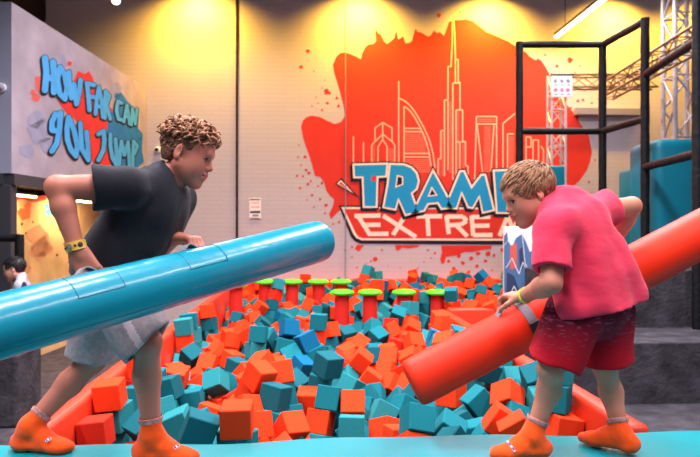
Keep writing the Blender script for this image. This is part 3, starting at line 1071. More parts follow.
bp.polys('flick_outline', [[(335, 183.6), (341.4, 178), (360, 198.6)]], .0100, M['paint_navy'], mu)
bp.polys('flick', [[(337, 183.6), (341, 180), (353.6, 193.4)]], .0112, M['paint_white'], mu)
bp.polys('flick_fill', [[(339, 183.6), (341, 181.8), (349, 190.4)]], .0124, M['paint_red'], mu)
bp.polys('square', [[(371.4, 176), (376, 176), (376, 181), (371.4, 181)]], .0136, M['graf_red'], mu)

# ---- right-hand side: carpeted steps, padded frame, teal blocks, trusses ----
st = MB().box(1.46, 8.5, 4.86, 5.62, 0, .70, .01).build('floor_step', M['steps'])
struct(st)
st = MB().box(2.15, 8.5, 5.62, 6.15, 0, 1.22, .01).build('floor_platform', M['steps'])
struct(st)
st = MB().box(3.36, 8.5, 6.15, WALL_Y - .01, 0, 1.20, .01).build('floor_deck', M['steps'])
struct(st)
st = MB().box(1.40, 8.5, 1.2, 4.86, 0, .22, .01).build('floor_landing', M['steps'])
struct(st)

fr = empty('climbing_frame', P(645, 300, 6.6), 'tall black padded pole frame standing on the carpeted steps', 'frame')
fr.location.z = 1.2
bpy.context.view_layer.update()
Q1, Q2, Q3, Q4 = P(519.5, 230, 7.9), P(602.5, 230, 7.9), P(645, 230, 7.0), P(697.5, 230, 5.72)


def pole(name, a, b, r):
    a, b = Vector(a), Vector(b)
    L = (b - a).length
    n = max(2, int(L / .12))
    pts, rads = [], []
    for i in range(n + 1):
        t = i / n
        pts.append(a.lerp(b, t))
        rads.append(r * (1.02 if i % 3 else .96))
    MB().tube(pts, r, 12, True, rads=rads).build(name, M['pad_black'], fr, True)


zt_ = 3.87
for q, z0, z1 in ((Q1, .75, zt_ + .03), (Q2, .75, zt_ + .0), (Q3, 1.2, zt_ + .03), (Q4, .7, 3.9)):
    pole('post', (q.x, q.y, z0), (q.x, q.y, z1), .047)
for a, b, z in ((Q1, Q2, zt_), (Q1, Q2, 2.80), (Q2, Q3, zt_), (Q2, Q3, 2.80), (Q3, Q4, 3.28), (Q3, Q4, 2.27)):
    pole('rail', (a.x, a.y, z), (b.x, b.y, z), .042)


def block(name, px0, px1, y_top, Z, dep, zbot, label, m, bev=.06):
    a, b = P(px0, y_top, Z), P(px1, y_top, Z)
    c = (a + b) / 2 + AWAY * dep / 2
    w = (b - a).length
    h = a.z - zbot
    mtx = Matrix.Translation((c.x, c.y, zbot + h / 2)) @ Matrix.Rotation(-TH, 4, 'Z')
    o = MB().obox(mtx, w, dep, h, bev, 4).build(name, m, None, True)
    return tag(o, label, 'padding')


block('padded_block', 655, 712, 138, 7.0, .7, 1.2, 'tall teal padded block behind the black frame at the right edge', M['block_teal'], .10)
block('padded_block', 634.5, 650, 167, 7.9, .5, 1.2, 'narrow teal padded block just left of the tall one behind the black post', M['block_teal'])
block('padded_block', 545, 565, 165.5, 8.75, .38, .70, 'small teal padded block at the foot of the thin truss tower', M['block_teal'], .03)


def truss(name, p0, p1, w, up, label, rr=.022, step=None, m=None):
    m = m or M['truss']
    p0, p1 = Vector(p0), Vector(p1)
    ax = (p1 - p0)
    L = ax.length
    ax.normalize()
    u = (Vector(up) - ax * Vector(up).dot(ax)).normalized()
    v = ax.cross(u)
    e = empty(name, p0, label, 'truss')
    cs = []
    for a, b in ((1, 1), (1, -1), (-1, -1), (-1, 1)):
        off = u * a * w / 2 + v * b * w / 2
        cs.append(off)
        MB().tube([p0 + off, p1 + off], rr, 8).build('chord', m, e, True)
    lac = MB()
    step = step or w * 1.1
    n = max(2, int(L / step))
    for k in range(4):
        a, b = cs[k], cs[(k + 1) % 4]
        for i in range(n):
            q0, q1 = p0 + ax * (L * i / n), p0 + ax * (L * (i + 1) / n)
            if i % 2:
                lac.tube([q0 + a, q1 + b], rr * .5, 6)
            else:
                lac.tube([q0 + b, q1 + a], rr * .5, 6)
            if i % 2 == 0:
                lac.tube([q0 + a, q0 + b], rr * .45, 6)
    lac.build('lacing', m, e, True)
    return e


tA = P(681, 228, 8.0)
truss('truss_tower', (tA.x, tA.y, 1.2), (tA.x, tA.y, 5.4), .30, RIGHT, 'thick pale truss tower rising out of view at the upper right', .028, .36)
tB = P(556.5, 228, 9.4)
truss('truss_tower', (tB.x, tB.y, .70), (tB.x, tB.y, 3.86), .20, RIGHT, 'thin pale truss tower behind the white icon sign', .019, .26)
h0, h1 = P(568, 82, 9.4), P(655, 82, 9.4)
truss('truss_beam', h0, h1, .18, UP, 'level truss beam running right from the thin tower', .016, .24, M['truss_warm_shade'])
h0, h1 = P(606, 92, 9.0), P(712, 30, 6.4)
truss('truss_beam', h0, h1, .20, UP, 'truss beam slanting up behind the black frame towards the tall tower', .017, .26, M['truss_warm_shade'])
# grey-blue band along the wall behind the frame
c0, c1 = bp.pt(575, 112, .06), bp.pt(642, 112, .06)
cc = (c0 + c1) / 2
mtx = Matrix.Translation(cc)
tag(MB().obox(mtx, (c1 - c0).length, .12, .12, .01).build('wall_band', mat('band_grey', (140, 136, 156), .7)), 'long grey-blue band across the wall below the level truss beam', 'tray')
# notice board with icons, hung on the thin tower
a, b = P(551.5, 97, 9.22), P(572.5, 75, 9.22)
s_ = empty('icon_sign', P(562, 97, 9.22), 'white sign with six icons hanging on the thin truss tower', 'sign')
ip = Paint(P(562, 86, 9.22), -AWAY)
mtx = Matrix.Translation((a + b) / 2 + AWAY * .012) @ Matrix.Rotation(-TH, 4, 'Z')
MB().obox(mtx, (Vector((b.x, b.y, 0)) - Vector((a.x, a.y, 0))).length, .02, b.z - a.z, .004).build('board', M['card'], s_)
ip.each('icon', [blob(555.6 + 6.2 * k, 81, 2, 60 + k) for k in range(3)], .001, M['ink_grey'], s_)
ip.each('icon', [blob(555.6 + 6.2 * k, 90, 2.2, 70 + k) for k in range(3)], .001, M['ink_pink'], s_)
ip.each('icon_line', [[(554.4 + 6.2 * k, 84.6), (557.6 + 6.2 * k, 84.6), (557.6 + 6.2 * k, 85.3), (554.4 + 6.2 * k, 85.3)] for k in range(3)] +
         [[(554.4 + 6.2 * k, 94), (557.6 + 6.2 * k, 94), (557.6 + 6.2 * k, 94.7), (554.4 + 6.2 * k, 94.7)] for k in range(3)], .001, M['ink'], s_)
MB().obox(Matrix.Translation(P(562, 75, 9.24)) @ Matrix.Rotation(-TH, 4, 'Z'), .33, .05, .02).build('hanger', M['ink'], s_)

# printed panel behind the right boy
a, b = P(503.5, 228, 6.32), P(592, 228, 6.32)
pz0, pz1 = .83, 1.62
pn_ = empty('printed_panel', ((a.x + b.x) / 2, (a.y + b.y) / 2, pz0), 'white panel with a blue and red city print behind the right boy', 'panel')
MB().obox(Matrix.Translation(((a.x + b.x) / 2, (a.y + b.y) / 2, (pz0 + pz1) / 2)) @ Matrix.Rotation(-TH, 4, 'Z'), (b - a).length, .05, pz1 - pz0, .006).build('board', M['card'], pn_)
pp = Paint(P(520, 260, 6.293), -AWAY)
pp.each('blue_print', [[(504, 246), (508, 241), (512, 247), (516, 238), (522, 234), (526, 242), (530, 252), (534, 248), (540, 262), (545, 270), (552, 262), (560, 275), (560, 304), (504, 304)],
                        [(504, 236), (507, 232), (508, 240), (504, 245)]], .002, mat('print_blue', (72, 112, 156), .6), pn_)
pp.each('red_print', [[(510, 246), (517, 243), (517, 268), (510, 270)], [(530, 280), (538, 274), (542, 290), (532, 294)]], .004, mat('print_red', (206, 92, 84), .6), pn_)
pp.each('navy_print', [[(507, 272), (514, 276), (520, 292), (520, 302), (506, 302)], [(519, 250), (523, 246), (524, 266), (520, 272)], [(542, 276), (550, 280), (548, 300), (540, 300)]], .004,
         mat('print_navy', (46, 58, 92), .6), pn_)
pp.each('white_print', [q for l in ([(506, 268), (512, 258), (519, 274), (523, 262), (530, 280)], [(508, 300), (514, 286), (521, 300)], [(522, 232), (525, 262), (530, 276)])
                         for q in stroke_polys(l, .8)], .006, M['logo_white'], pn_)

# ---- lamps ----
l0, l1 = P(556, 37, 9.9), P(601, 0, 8.35)
dirl = (l1 - l0).normalized()
l2 = l0 + dirl * 3.6
lz = l0.z
l2.z = lz


def bar_lamp(a, b, label, energy, size_y=.5, spread=180):
    a, b = Vector(a), Vector(b)
    c = (a + b) / 2
    e = empty('bar_lamp', c, label, 'lamp')
    d = (b - a)
    L = d.length
    rot = Matrix.Rotation(math.atan2(d.y, d.x), 4, 'Z')
    MB().obox(Matrix.Translation(c + Vector((0, 0, .035))) @ rot, L, .07, .05).build('housing', M['housing'], e)
    MB().obox(Matrix.Translation(c + Vector((0, 0, -.002))) @ rot, L - .02, .06, .024).build('diffuser', M['lamp'], e)
    for s in (-.4, .4):
        q = c + d * s
        MB().tube([(q.x, q.y, q.z + .05), (q.x, q.y, 6.6)], .006, 6).build('wire', M['housing'], e)
    la = bpy.data.lights.new('bar_light', 'AREA')
    la.shape = 'RECTANGLE'
    la.size = L
    la.size_y = size_y
    la.energy = energy
    la.spread = math.radians(spread)
    la.color = lin((250, 242, 248))
    o = bpy.data.objects.new('bar_light', la)
    o.matrix_world = Matrix.Translation(c - Vector((0, 0, .03))) @ rot
    COL.objects.link(o)
    return e


KL = 1.0
bar_lamp(l0, l2, 'bright white bar lamp hanging under the ceiling at the upper right', 60 * KL)
# ------------------------------------------------------------------ foam pit
struct(MB().box(-1.03, 3.3, 2.45, WALL_Y - .01, .02, .12).build('floor_pit', M['pit']))


def pad(x0, x1, y0, y1, label, z1=PAD_Z, m='red_vinyl', z0=.0):
    o = MB().box(x0, x1, y0, y1, z0, z1, .025, 3).build('edge_pad', M[m], None, True)
    return tag(o, label, 'pad')


pad(-1.13, -1.03, 2.505, 9.95, 'long red padded edge along the left side of the foam pit')
pad(1.30, 1.40, 2.505, 6.2, 'long red padded edge along the right side of the foam pit')
pad(1.41, 2.14, 6.21, 6.33, 'short red padded edge below the printed panel', .81)
pad(-1.13, 3.35, 9.96, 10.10, 'red padded edge along the foot of the back wall')

bm_ = MB().box(-2.6, 3.2, 1.72, 2.5, .02, BEAM_Z, .085, 6)
bmesh.ops.subdivide_edges(bm_.bm, edges=[e for e in bm_.bm.edges if e.calc_length() > 2], cuts=60, use_grid_fill=True)
for v in bm_.bm.verts:
    if v.co.z > .6:
        v.co.z += .006 * math.sin(v.co.x * 4.1) + .004 * math.sin(v.co.x * 9.3 + 1)
tag(bm_.build('balance_beam', M['teal_vinyl'], None, True), 'wide teal vinyl beam across the front that both boys stand on', 'beam')

ML = [(236, 7.4, 'green topped stool mostly hidden behind the teal tube, back row'), (265, 7.8, 'green topped stool nearest the teal tube, back row'), (292, 7.8, 'green topped stool second from the teal tube, back row'),
      (318.5, 7.8, 'green topped stool third from the teal tube, back row'), (341, 7.8, 'green topped stool hidden partly behind another, back row'),
      (342, 6.8, 'green topped stool at the left end of the front row'), (370, 6.8, 'second green topped stool of the front row from the left'),
      (404, 6.8, 'third green topped stool of the front row from the left'), (438, 6.8, 'green topped stool at the right end of the front row')]
for px, Z, lb in ML:
    q = P(px, 280, Z)
    zc = 1.6 - (53 / 640 * 7.8 if Z > 7.1 else 63.5 / 640 * 6.8)
    e = empty('stepping_stool', (q.x, q.y, .12), lb, 'stool', 'green topped stools in the foam pit')
    MB().lathe((q.x, q.y, .12), (0, 0, 1), [(0, .09), (zc - .15, .075)], 20).build('stem', M['stem'], e, True)
    r = .13
    MB().lathe((q.x, q.y, zc - .035), (0, 0, 1), [(0, .02), (.004, r * .7), (.014, r * .96), (.03, r), (.046, r * .93), (.058, r * .7), (.064, r * .3), (.065, 0)], 28).build('cap', M['green'], e, True)

N_SINGLE = 300
CUBES = np.array([
-283,2692,973,519,-470,-469,-538, -440,2695,938,532,633,-359,434, -956,3002,863,23,-744,16,668, -958,3221,980,705,9,-71,706, 523,2985,823,438,-597,-631,-230, -161,3469,853,137,-619,217,743,
-70,3268,737,667,-461,575,-109, -253,3572,944,802,-237,-465,-291, 134,3761,942,529,341,718,-295, 1224,2949,759,20,-82,-11,-996, 1051,3267,830,25,-609,588,532, 922,3353,783,593,-679,276,333,
-569,4140,790,738,-113,549,-375, 81,3529,681,71,809,563,-154, 132,3555,800,644,-28,740,-192, 262,3503,769,215,704,633,-238, 233,3212,733,508,471,434,-576, -617,3181,823,347,601,-588,-415,
917,2944,802,702,-643,257,167, 941,2791,805,63,-870,72,484, -243,3157,794,227,-438,-494,715, -807,3844,842,372,-491,-489,-618, 684,3024,755,794,-534,268,107, 419,3463,718,789,562,195,-157,
-942,3269,858,81,671,-171,717, 411,4708,756,673,-585,-204,-405, -139,3678,927,472,-579,319,-583, 20,3690,757,628,776,-45,-42, 11,4612,931,446,-319,-708,-445, -869,4965,808,36,371,437,818,
-692,3996,720,640,-11,-768,19, 810,3519,793,630,-688,251,-259, -127,5108,953,641,256,524,-499, 410,3234,697,688,109,563,-446, 1205,3009,892,53,953,-295,-39, 1213,3300,913,871,-463,-117,-118,
-959,5153,1008,533,-522,466,476, -783,3185,814,381,-415,-122,-817, -23,4456,782,291,785,-302,456, 294,4181,698,317,-797,-274,-435, -818,4149,835,172,-739,-650,-39, -362,5003,940,88,732,25,675,
108,5198,980,547,-535,-429,481, -736,4899,742,204,704,600,-322, 617,5397,792,179,-413,-861,-238, 627,4768,746,598,202,-654,-417, 885,5182,772,178,-710,561,387, 563,3616,697,188,936,178,-238,
455,4485,658,191,608,-734,-234, 610,4492,612,228,-290,-203,-907, 1203,5522,855,380,435,694,430, -390,5000,813,246,-62,-64,-965, -285,2741,850,666,-257,619,327, -580,5273,859,486,-594,-496,-406,
1071,3670,889,449,-393,701,-390, 595,4676,660,209,840,434,-249, 1236,3731,799,640,299,-300,641, 628,2708,786,394,-215,-784,-428, -93,4573,834,128,654,-603,439, -943,6389,840,748,78,648,-120,
453,3073,708,46,136,-989,40, 952,5721,799,469,-428,748,-193, 368,5639,781,660,315,-682,-7, 846,5817,906,618,-172,464,610, 1519,6578,1004,223,-727,46,647, -783,3624,773,194,775,-54,-599,
-509,4812,730,731,-282,-567,-255, -70,3920,801,515,764,-35,-388, -953,5166,880,9,-998,-27,-57, -282,4203,875,292,-420,-316,-799, -559,4938,762,298,743,-234,552, 88,3805,826,561,538,-526,346,
782,4729,738,287,154,934,149, -742,5350,768,330,400,-186,-834, 990,6026,932,259,630,140,-718, -958,6381,968,48,44,677,-733, 214,5597,839,731,229,540,-349, 1060,3170,736,151,-591,685,398,
724,5467,828,241,445,863,3, -310,3394,808,477,-359,-799,-75, -302,3672,839,349,179,-17,920, 463,5369,741,853,405,125,-304, 597,5603,831,740,-82,-536,398, 937,4229,933,24,539,-304,786,
-569,3862,659,68,982,-107,-143, -308,5256,832,41,-268,-817,509, 1211,3032,1019,538,-626,414,-384, -944,3680,839,999,-47,7,-26, 1214,3199,818,667,134,-185,709, -528,7597,819,243,-370,399,803,
-166,5050,820,627,-78,774,-35, 839,3090,700,448,455,-531,557, -360,7753,939,611,118,684,-380, 456,4208,620,82,-152,-449,877, -941,3299,713,986,-133,-64,77, -521,5465,903,537,596,-130,583,
404,4073,633,417,-878,-68,-226, 51,7026,886,761,368,-425,325, 1132,6103,802,175,-526,278,785, 547,4923,726,198,-723,-390,-535, 497,2925,711,735,-96,-603,297, -959,5384,1017,667,-5,-745,6,
909,8048,972,242,-673,-356,-601, -325,7766,1066,291,-560,539,557, -438,5151,908,697,395,277,531, 1315,6859,944,638,646,292,300, 1018,3739,787,782,-469,-284,296, 233,5580,712,537,346,-512,574,
-765,7275,745,270,578,-759,129, 747,5303,725,99,705,-693,-117, 1221,5756,868,456,636,-342,-520, -124,3638,806,297,-556,-487,605, 2371,8500,1036,352,439,827,10, 835,8484,1124,741,323,-485,334,
-404,7705,827,224,-581,495,606, -499,4272,732,754,-310,-4,-579, 343,5180,715,111,763,287,-568, 1850,6286,890,523,-124,-821,-194, 956,7619,713,843,-171,-462,-217, 713,3595,652,52,-126,-412,-901,
-943,5391,890,446,597,391,-540, 88,5223,852,143,716,-111,674, 92,4595,828,386,-389,-623,-558, 2153,7743,909,666,230,-576,-414, 155,6935,822,303,-693,-385,-529, 1325,6859,816,638,309,639,-298,
-556,7058,768,107,82,-279,-951, -456,6777,748,417,-37,892,170, 609,4094,602,76,-892,64,-440, 840,2947,699,373,-280,625,626, -679,4303,735,403,488,-706,-319, 307,4643,625,349,146,-876,-297,
-402,4435,754,404,-797,-48,-446, -94,2982,711,300,140,707,-626, 789,3230,701,11,204,-122,-971, 717,4025,666,311,-318,462,767, 643,7370,763,177,183,858,-445, 2240,8551,923,344,490,314,-737,
2126,7633,812,656,458,-373,469, 1097,8240,937,735,540,-390,-123, 1614,9559,926,113,-508,820,237, 1539,6597,879,756,-89,611,219, -936,6390,711,601,602,-422,-313, 2275,9315,956,235,195,739,601,
282,7436,868,8,-710,524,470, -947,3801,995,89,690,-148,703, 717,4390,627,505,100,311,799, 2453,8469,940,353,541,761,64, 144,3710,623,41,731,670,-119, 963,4650,884,575,31,817,-28,
-533,4149,628,293,578,-294,703, 351,4940,704,35,-409,-793,450, -90,3572,699,491,-409,-727,-249, 1718,6396,872,885,143,-415,154, 502,5986,744,332,805,430,-236, -638,5551,830,944,139,51,295,
-199,6931,754,667,671,53,-320, 2542,8448,849,407,-798,330,297, 1955,9711,885,707,205,543,-404, 75,3473,563,332,689,-98,637, 1933,7899,857,81,-769,265,-576, 354,3915,621,598,-60,716,-354,
-48,6803,728,719,-77,98,-684, -6,7009,772,233,193,151,941, 1147,6875,966,253,291,645,660, 2,9856,952,47,841,537,-58, 1108,4549,917,987,99,129,4, 1136,8209,788,431,-252,856,-135,
778,8452,1011,424,-409,677,441, -807,4768,670,795,466,-13,389, -5,9300,856,294,-706,-298,-571, -172,3443,726,141,-618,222,741, -120,7205,764,291,-786,-289,463, 1111,9860,949,715,660,139,183,
763,8113,923,124,750,264,593, 1874,9837,919,596,643,-224,-425, -696,4146,691,151,-986,55,55, 253,3344,668,310,491,-737,-344, 728,4580,674,919,-186,-171,303, -373,7174,695,489,-344,762,248,
-215,7652,781,7,477,423,771, 590,7680,790,269,-856,272,-347, 823,3366,681,857,-140,478,-131, 227,4712,749,191,-596,728,-278, 337,6948,801,497,-473,-497,532, 2270,7707,790,634,432,-219,603,
1587,9146,817,318,604,19,731, -936,6012,646,578,-443,684,37, 1172,3399,795,134,610,508,593, -425,4037,693,24,-306,748,588, -221,3116,674,629,-225,-742,59, 2079,7892,808,608,462,350,-542,
248,7086,817,287,73,-631,-717, 580,5281,680,391,660,-261,-586, 1311,8227,892,299,-462,-817,169, 671,5134,710,43,683,724,82, -435,7673,706,63,780,146,606, -286,7350,731,324,-549,685,-353,
756,5625,845,589,435,-473,490, -855,6144,685,617,632,-151,-444, 948,7302,647,405,183,-623,644, -722,8867,767,629,594,192,-463, 581,7556,730,603,529,-20,597, -734,8533,666,312,851,147,396,
2052,9569,848,447,-688,-479,-311, -78,9005,730,822,357,-61,440, -955,5053,725,653,-271,-626,329, 1083,5649,698,691,151,-574,-412, -826,9023,806,405,509,261,713, 971,8156,833,225,608,257,-717,
2249,9292,831,590,393,-497,501, -191,4391,794,90,-652,-735,-164, -674,9461,860,241,-604,-707,-280, 989,5994,807,244,690,-97,674, 2226,9488,907,590,-85,803,-17, 946,4511,854,554,138,820,52,
915,7997,851,5,-66,-993,95, -924,3961,866,84,89,628,769, 99,9164,801,334,611,9,717, 970,8183,963,941,22,77,328, -344,4098,783,594,-177,-603,-503, 909,5112,665,288,93,864,403,
169,4284,725,518,-482,640,299, 719,4223,629,149,-883,47,-443, -329,6942,647,330,315,890,22, -960,3819,866,543,-488,470,495, 1218,3913,852,580,-388,544,466, 1701,6532,859,86,387,-643,656,
-860,9320,854,377,660,-79,645, 1961,9224,799,440,13,500,746, -780,5240,696,296,-409,-252,-826, 1814,9156,778,299,-831,-468,-24, -323,5572,815,172,-905,357,-157, -598,5259,733,532,513,560,374,
526,7459,640,269,-519,689,429, 470,7273,639,453,-615,-605,-224, -939,8044,545,502,478,-116,712, -945,4706,743,392,581,-384,601, 2069,9067,811,363,218,-759,-495, 924,8030,714,260,666,-128,687,
1670,9836,972,352,-498,-460,-646, 375,9863,816,524,86,63,845, -799,7211,630,238,-37,-859,-451, 876,5610,719,599,-485,-471,429, 75,5669,825,722,603,329,83, -657,8627,731,80,-420,803,416,
2306,9770,951,800,224,554,49, 660,8779,910,152,-11,642,-751, 503,7934,946,444,-655,-265,-551, 1203,8594,898,740,-9,-533,-409, 295,9409,781,304,351,632,-620, 289,3593,679,416,-533,182,-714,
417,5510,710,216,-8,528,-821, 2400,9459,924,674,-141,-15,-725, 87,5865,872,231,71,-205,949, -384,3061,735,869,136,-465,97, 178,5308,674,286,-345,-891,-69, -768,6017,714,284,867,-409,27,
2149,8200,824,219,86,689,686, -445,5249,732,702,231,-448,503, -800,9466,814,191,623,244,718, 563,8072,883,528,-246,-202,-787, -859,8487,777,21,254,-397,882, 775,5485,703,107,-529,-354,-764,
-915,8116,652,256,721,615,-190, -223,4565,776,312,-595,183,-717, -401,3839,681,459,-648,-21,607, -751,4520,676,836,371,321,245, 673,7394,614,700,-462,-543,36, -107,7436,759,399,907,-127,-57,
1949,7656,744,245,300,-887,253, 851,7505,628,873,221,242,361, 704,7260,712,20,177,291,-940, 734,8238,889,41,543,288,787, -235,7491,726,972,192,57,-122, 305,7337,787,535,-467,700,-78,
-720,8340,616,662,-498,-48,-558, 346,3454,608,81,-510,427,742, 2206,7914,924,580,255,-585,507, -612,3713,655,455,297,-720,432, 339,4825,627,289,-198,-279,894, 847,3509,655,651,-85,36,-753,
-675,4642,683,252,-315,354,-844, -459,6619,701,380,6,914,-144, -307,8816,826,509,123,-178,833, -846,3112,693,447,231,585,636, 569,4878,603,581,-317,743,102, 659,7944,770,480,-322,731,-361,
1796,9672,779,68,812,579,24, 723,8399,893,38,-541,-835,96, -144,5218,825,17,-924,-288,-250, 2322,8005,817,912,97,-40,396, 2631,8213,812,829,-140,127,-527, 97,9069,707,557,-419,-711,-94,
883,8304,956,563,490,572,-340, 201,7039,694,902,58,146,403, 1232,5984,725,4,707,-46,-706, 1109,3653,693,197,-322,-698,609, -964,7797,497,616,-372,358,595, -795,5473,691,683,316,-655,71,
-811,3879,702,519,572,-537,-339, 1774,9517,744,424,-258,-865,73, 460,4732,609,608,-201,-665,-383, 1125,7410,805,529,-21,789,313, -231,3297,723,775,-180,604,-56, -874,4453,740,135,-229,307,-914,
1715,9865,851,609,-14,-793,-15, 432,9015,807,415,762,451,207, 92,5197,724,37,298,-954,6, 812,7321,598,723,-165,534,-406, -28,3221,604,901,-346,-251,-75, -794,3747,718,18,766,-624,157,
-940,8381,694,290,-152,-447,-833, 3126,9743,940,107,-497,-861,3, -774,8716,672,326,284,-288,854, -307,8201,712,618,-551,558,-56, 1876,8942,762,623,-56,688,367, -346,8523,739,769,-93,-112,-623,
-596,7334,726,825,-18,-90,557, 805,9832,851,706,-700,-30,-101, -109,8814,671,332,-877,-186,-294, 27,5810,739,317,477,271,-773, 2722,8518,849,343,-589,481,551, -356,8580,855,463,-590,379,-543,
2236,7859,811,470,425,-395,665, -19,9272,706,77,-783,549,283, 716,4939,655,374,-843,235,308, -545,3988,610,221,-140,715,648, 526,5690,712,881,215,-113,405, 479,8987,926,871,-11,-469,-148,
68,7205,857,712,-451,-401,-358, -48,3376,633,904,375,-108,177, 976,8182,698,204,-747,-143,-617, 19,9878,819,51,688,-49,-722, 1152,6865,837,686,-668,223,-186, -830,4022,709,505,-425,-555,-506,
-590,8727,788,432,60,394,-809, 3090,9743,816,44,602,-791,-97, -880,9685,965,762,90,-622,160, -262,5283,714,828,113,533,132, 2455,9597,919,624,283,-302,-663, 2175,9437,796,557,-213,787,159,
1984,9675,764,607,417,388,-555, 240,3820,461,599,322,-597,426, 529,7950,790,502,573,-598,248, -242,8706,733,279,-474,-588,593, 2252,8697,858,166,720,-156,655, 2662,8697,842,35,651,-113,749,
2230,9666,858,721,89,-666,-167, -959,5210,752,522,533,475,-466, -6,7690,776,451,563,-629,-290, -942,8258,601,649,-156,-740,82, 1012,5565,611,629,-596,-493,77, -436,4990,689,170,-654,294,676,
1575,9858,773,241,-613,567,-496, -9,5077,689,463,486,-272,690, -618,4933,627,199,514,725,412, -246,6659,645,396,-106,509,-756, -703,4622,522,139,-545,493,664, 1055,5816,700,677,-729,47,94,
-857,8452,618,238,225,-932,155, 2350,9427,807,429,-415,-458,658, -122,5859,792,411,755,479,177, 849,5889,796,290,-710,166,-620, 330,5983,730,370,-84,795,473, 873,5785,712,192,-71,-413,-887,
630,8170,782,396,-430,209,784, 1660,9259,762,598,28,-299,-743, 1425,7634,859,175,-918,-357,6, -928,5195,621,98,-378,920,-29, 178,3561,504,473,-814,-156,299, 0,8577,679,55,316,-440,839,
-367,9476,818,405,-819,128,-386, -609,7164,676,613,-786,-27,74, 762,8052,781,829,-511,67,-215, -240,6472,612,172,704,555,-410, 503,4519,471,190,579,-205,-766, 1153,8068,634,708,612,-245,-254,
2406,7885,763,225,787,-297,491, 1212,5796,746,234,-650,-10,723, 1693,7770,860,57,-663,-440,-603, 973,6893,674,622,688,157,339, 2250,8520,791,161,577,51,-799, -299,7711,693,59,-189,363,-910,
365,7126,745,202,141,-837,-488, 1033,8347,705,586,504,549,-318, 370,5675,656,47,681,366,-632, 1223,6998,746,211,212,-713,635, 1229,4416,949,424,567,-511,488, 1230,3902,713,6,732,28,681,
2800,8677,891,195,172,938,-227, 617,7287,548,824,309,-295,-371, 2391,8597,895,574,-298,762,-32, 1017,8321,830,879,37,-129,458, 1837,9321,738,921,-373,-86,79, 351,9049,712,51,-489,-164,855,
-956,6978,576,619,-341,557,-437, 2634,8425,731,683,489,-429,333, -310,7924,699,589,-690,-70,414, -951,6648,651,101,-27,505,857, -561,8934,806,171,866,454,119, -958,6825,594,326,632,-397,-581,
867,6818,597,676,-143,-499,-523, 1081,6090,685,478,280,710,-434, -714,4393,567,168,-318,-305,882, 53,4776,753,346,282,-590,673, 272,5035,665,289,-860,302,-293, 1626,9626,815,525,-327,690,-376,
944,9781,860,530,-479,614,335, 1354,8084,832,497,430,-275,702, 94,6646,705,802,-428,150,389, 1676,9393,751,195,882,-60,424, 218,4145,426,63,794,553,-244, 1878,9800,751,320,207,665,643,
1106,7256,759,110,-863,440,222, 1207,5488,725,156,581,-3,-799, -244,5763,727,684,632,14,-362, 17,9854,678,633,323,450,-540, -944,3658,713,355,-618,-405,-573, 1180,8407,761,81,528,229,814,
2230,7037,790,405,-882,200,137, -628,5256,606,589,254,631,-437, 1883,7521,698,414,39,550,724, -824,7802,580,480,-680,543,107, 2706,8671,709,35,-343,938,-41, -574,4574,597,222,325,877,-276,
-20,5093,822,586,440,384,-562, -554,5411,762,851,-502,143,59, 177,7223,781,402,-362,-437,719, 2388,7578,735,267,610,574,-476, -940,4954,644,556,437,-20,707, -423,5323,836,167,465,-845,203,
979,3637,527,220,-866,-431,125, 1688,6290,724,172,-432,684,-563, -538,9510,827,474,363,-439,671, -846,4177,713,352,677,-461,452, -850,9696,1089,456,-617,-448,-460, 527,4112,505,769,-499,-11,400,
-959,5342,760,711,701,-36,42, -965,3954,733,1,-9,-99,995, 1227,5638,694,535,429,-525,-504, -76,4657,734,489,157,-360,779, -187,4784,615,288,743,602,-56, 66,4277,609,35,-942,-158,293,
-227,4239,764,491,141,-858,41, -942,5777,621,2,-498,867,-2, 777,3744,701,754,-607,235,87, 847,4747,628,123,719,615,298, 959,4044,775,547,-677,-238,-430, 1008,3324,680,803,-433,333,240,
1206,3266,708,236,329,473,783, 590,5506,709,86,-748,266,-602, -179,4999,696,962,-35,124,241, 161,4545,716,428,698,290,-496, -958,3815,735,554,-492,465,484, 893,4611,621,94,-816,109,-559,
929,4587,742,230,-690,-686,25, 1045,5201,633,740,541,-395,62, 217,4177,587,146,265,-627,718, -321,3688,711,755,298,-571,123, -392,5365,672,585,397,125,-696, 1028,3062,669,588,-531,-609,36,
-703,3206,699,689,-455,207,525, -94,4488,678,377,-396,424,722, 1219,3098,701,690,169,-690,-137, -558,3218,711,169,135,711,-669, -462,3360,712,397,670,460,-426, 1088,3948,807,471,-401,-364,-696,
787,4003,776,586,659,-388,269, 1077,4405,837,985,55,48,-154, 912,3900,741,496,687,504,165, 270,3703,596,723,-212,-637,164, 1228,4453,820,645,763,29,-40, 189,4885,712,702,-634,-239,220,
13,4603,649,506,693,-100,-504, 1059,4600,662,594,-559,-313,-486, 44,4425,610,376,328,-862,-91, 809,4196,717,204,520,-784,-273, 39,3832,709,776,5,-621,-110, 225,4326,575,506,-480,468,543,
85,5618,698,147,975,-113,-126, 922,4382,781,445,-573,-465,-507, 1006,4251,826,71,433,-591,-677, -364,4609,732,270,743,-69,-609, -17,3671,546,236,-384,886,-112, -940,3478,699,323,-167,427,828,
-559,4383,576,955,96,-203,-195, 959,3843,862,840,-245,-466,-135, 1054,4070,902,444,533,-50,-718, 893,5376,717,695,487,-498,-178, -321,4849,673,476,277,333,-765, 561,3175,718,148,816,-536,158,
169,4543,583,795,197,554,-150, 276,5565,590,445,459,-368,675, 1225,4055,879,99,-710,697,-14, 169,5995,785,100,921,-9,375, 398,5819,742,944,178,-273,49, 1081,5341,641,257,-243,45,934,
975,7535,473,565,793,187,-126, -897,7659,442,761,-508,-148,376, -941,7311,466,139,76,-125,-979, 495,7383,540,108,804,229,538, 834,7227,484,885,167,-395,-181, 238,7191,572,6,95,857,507,
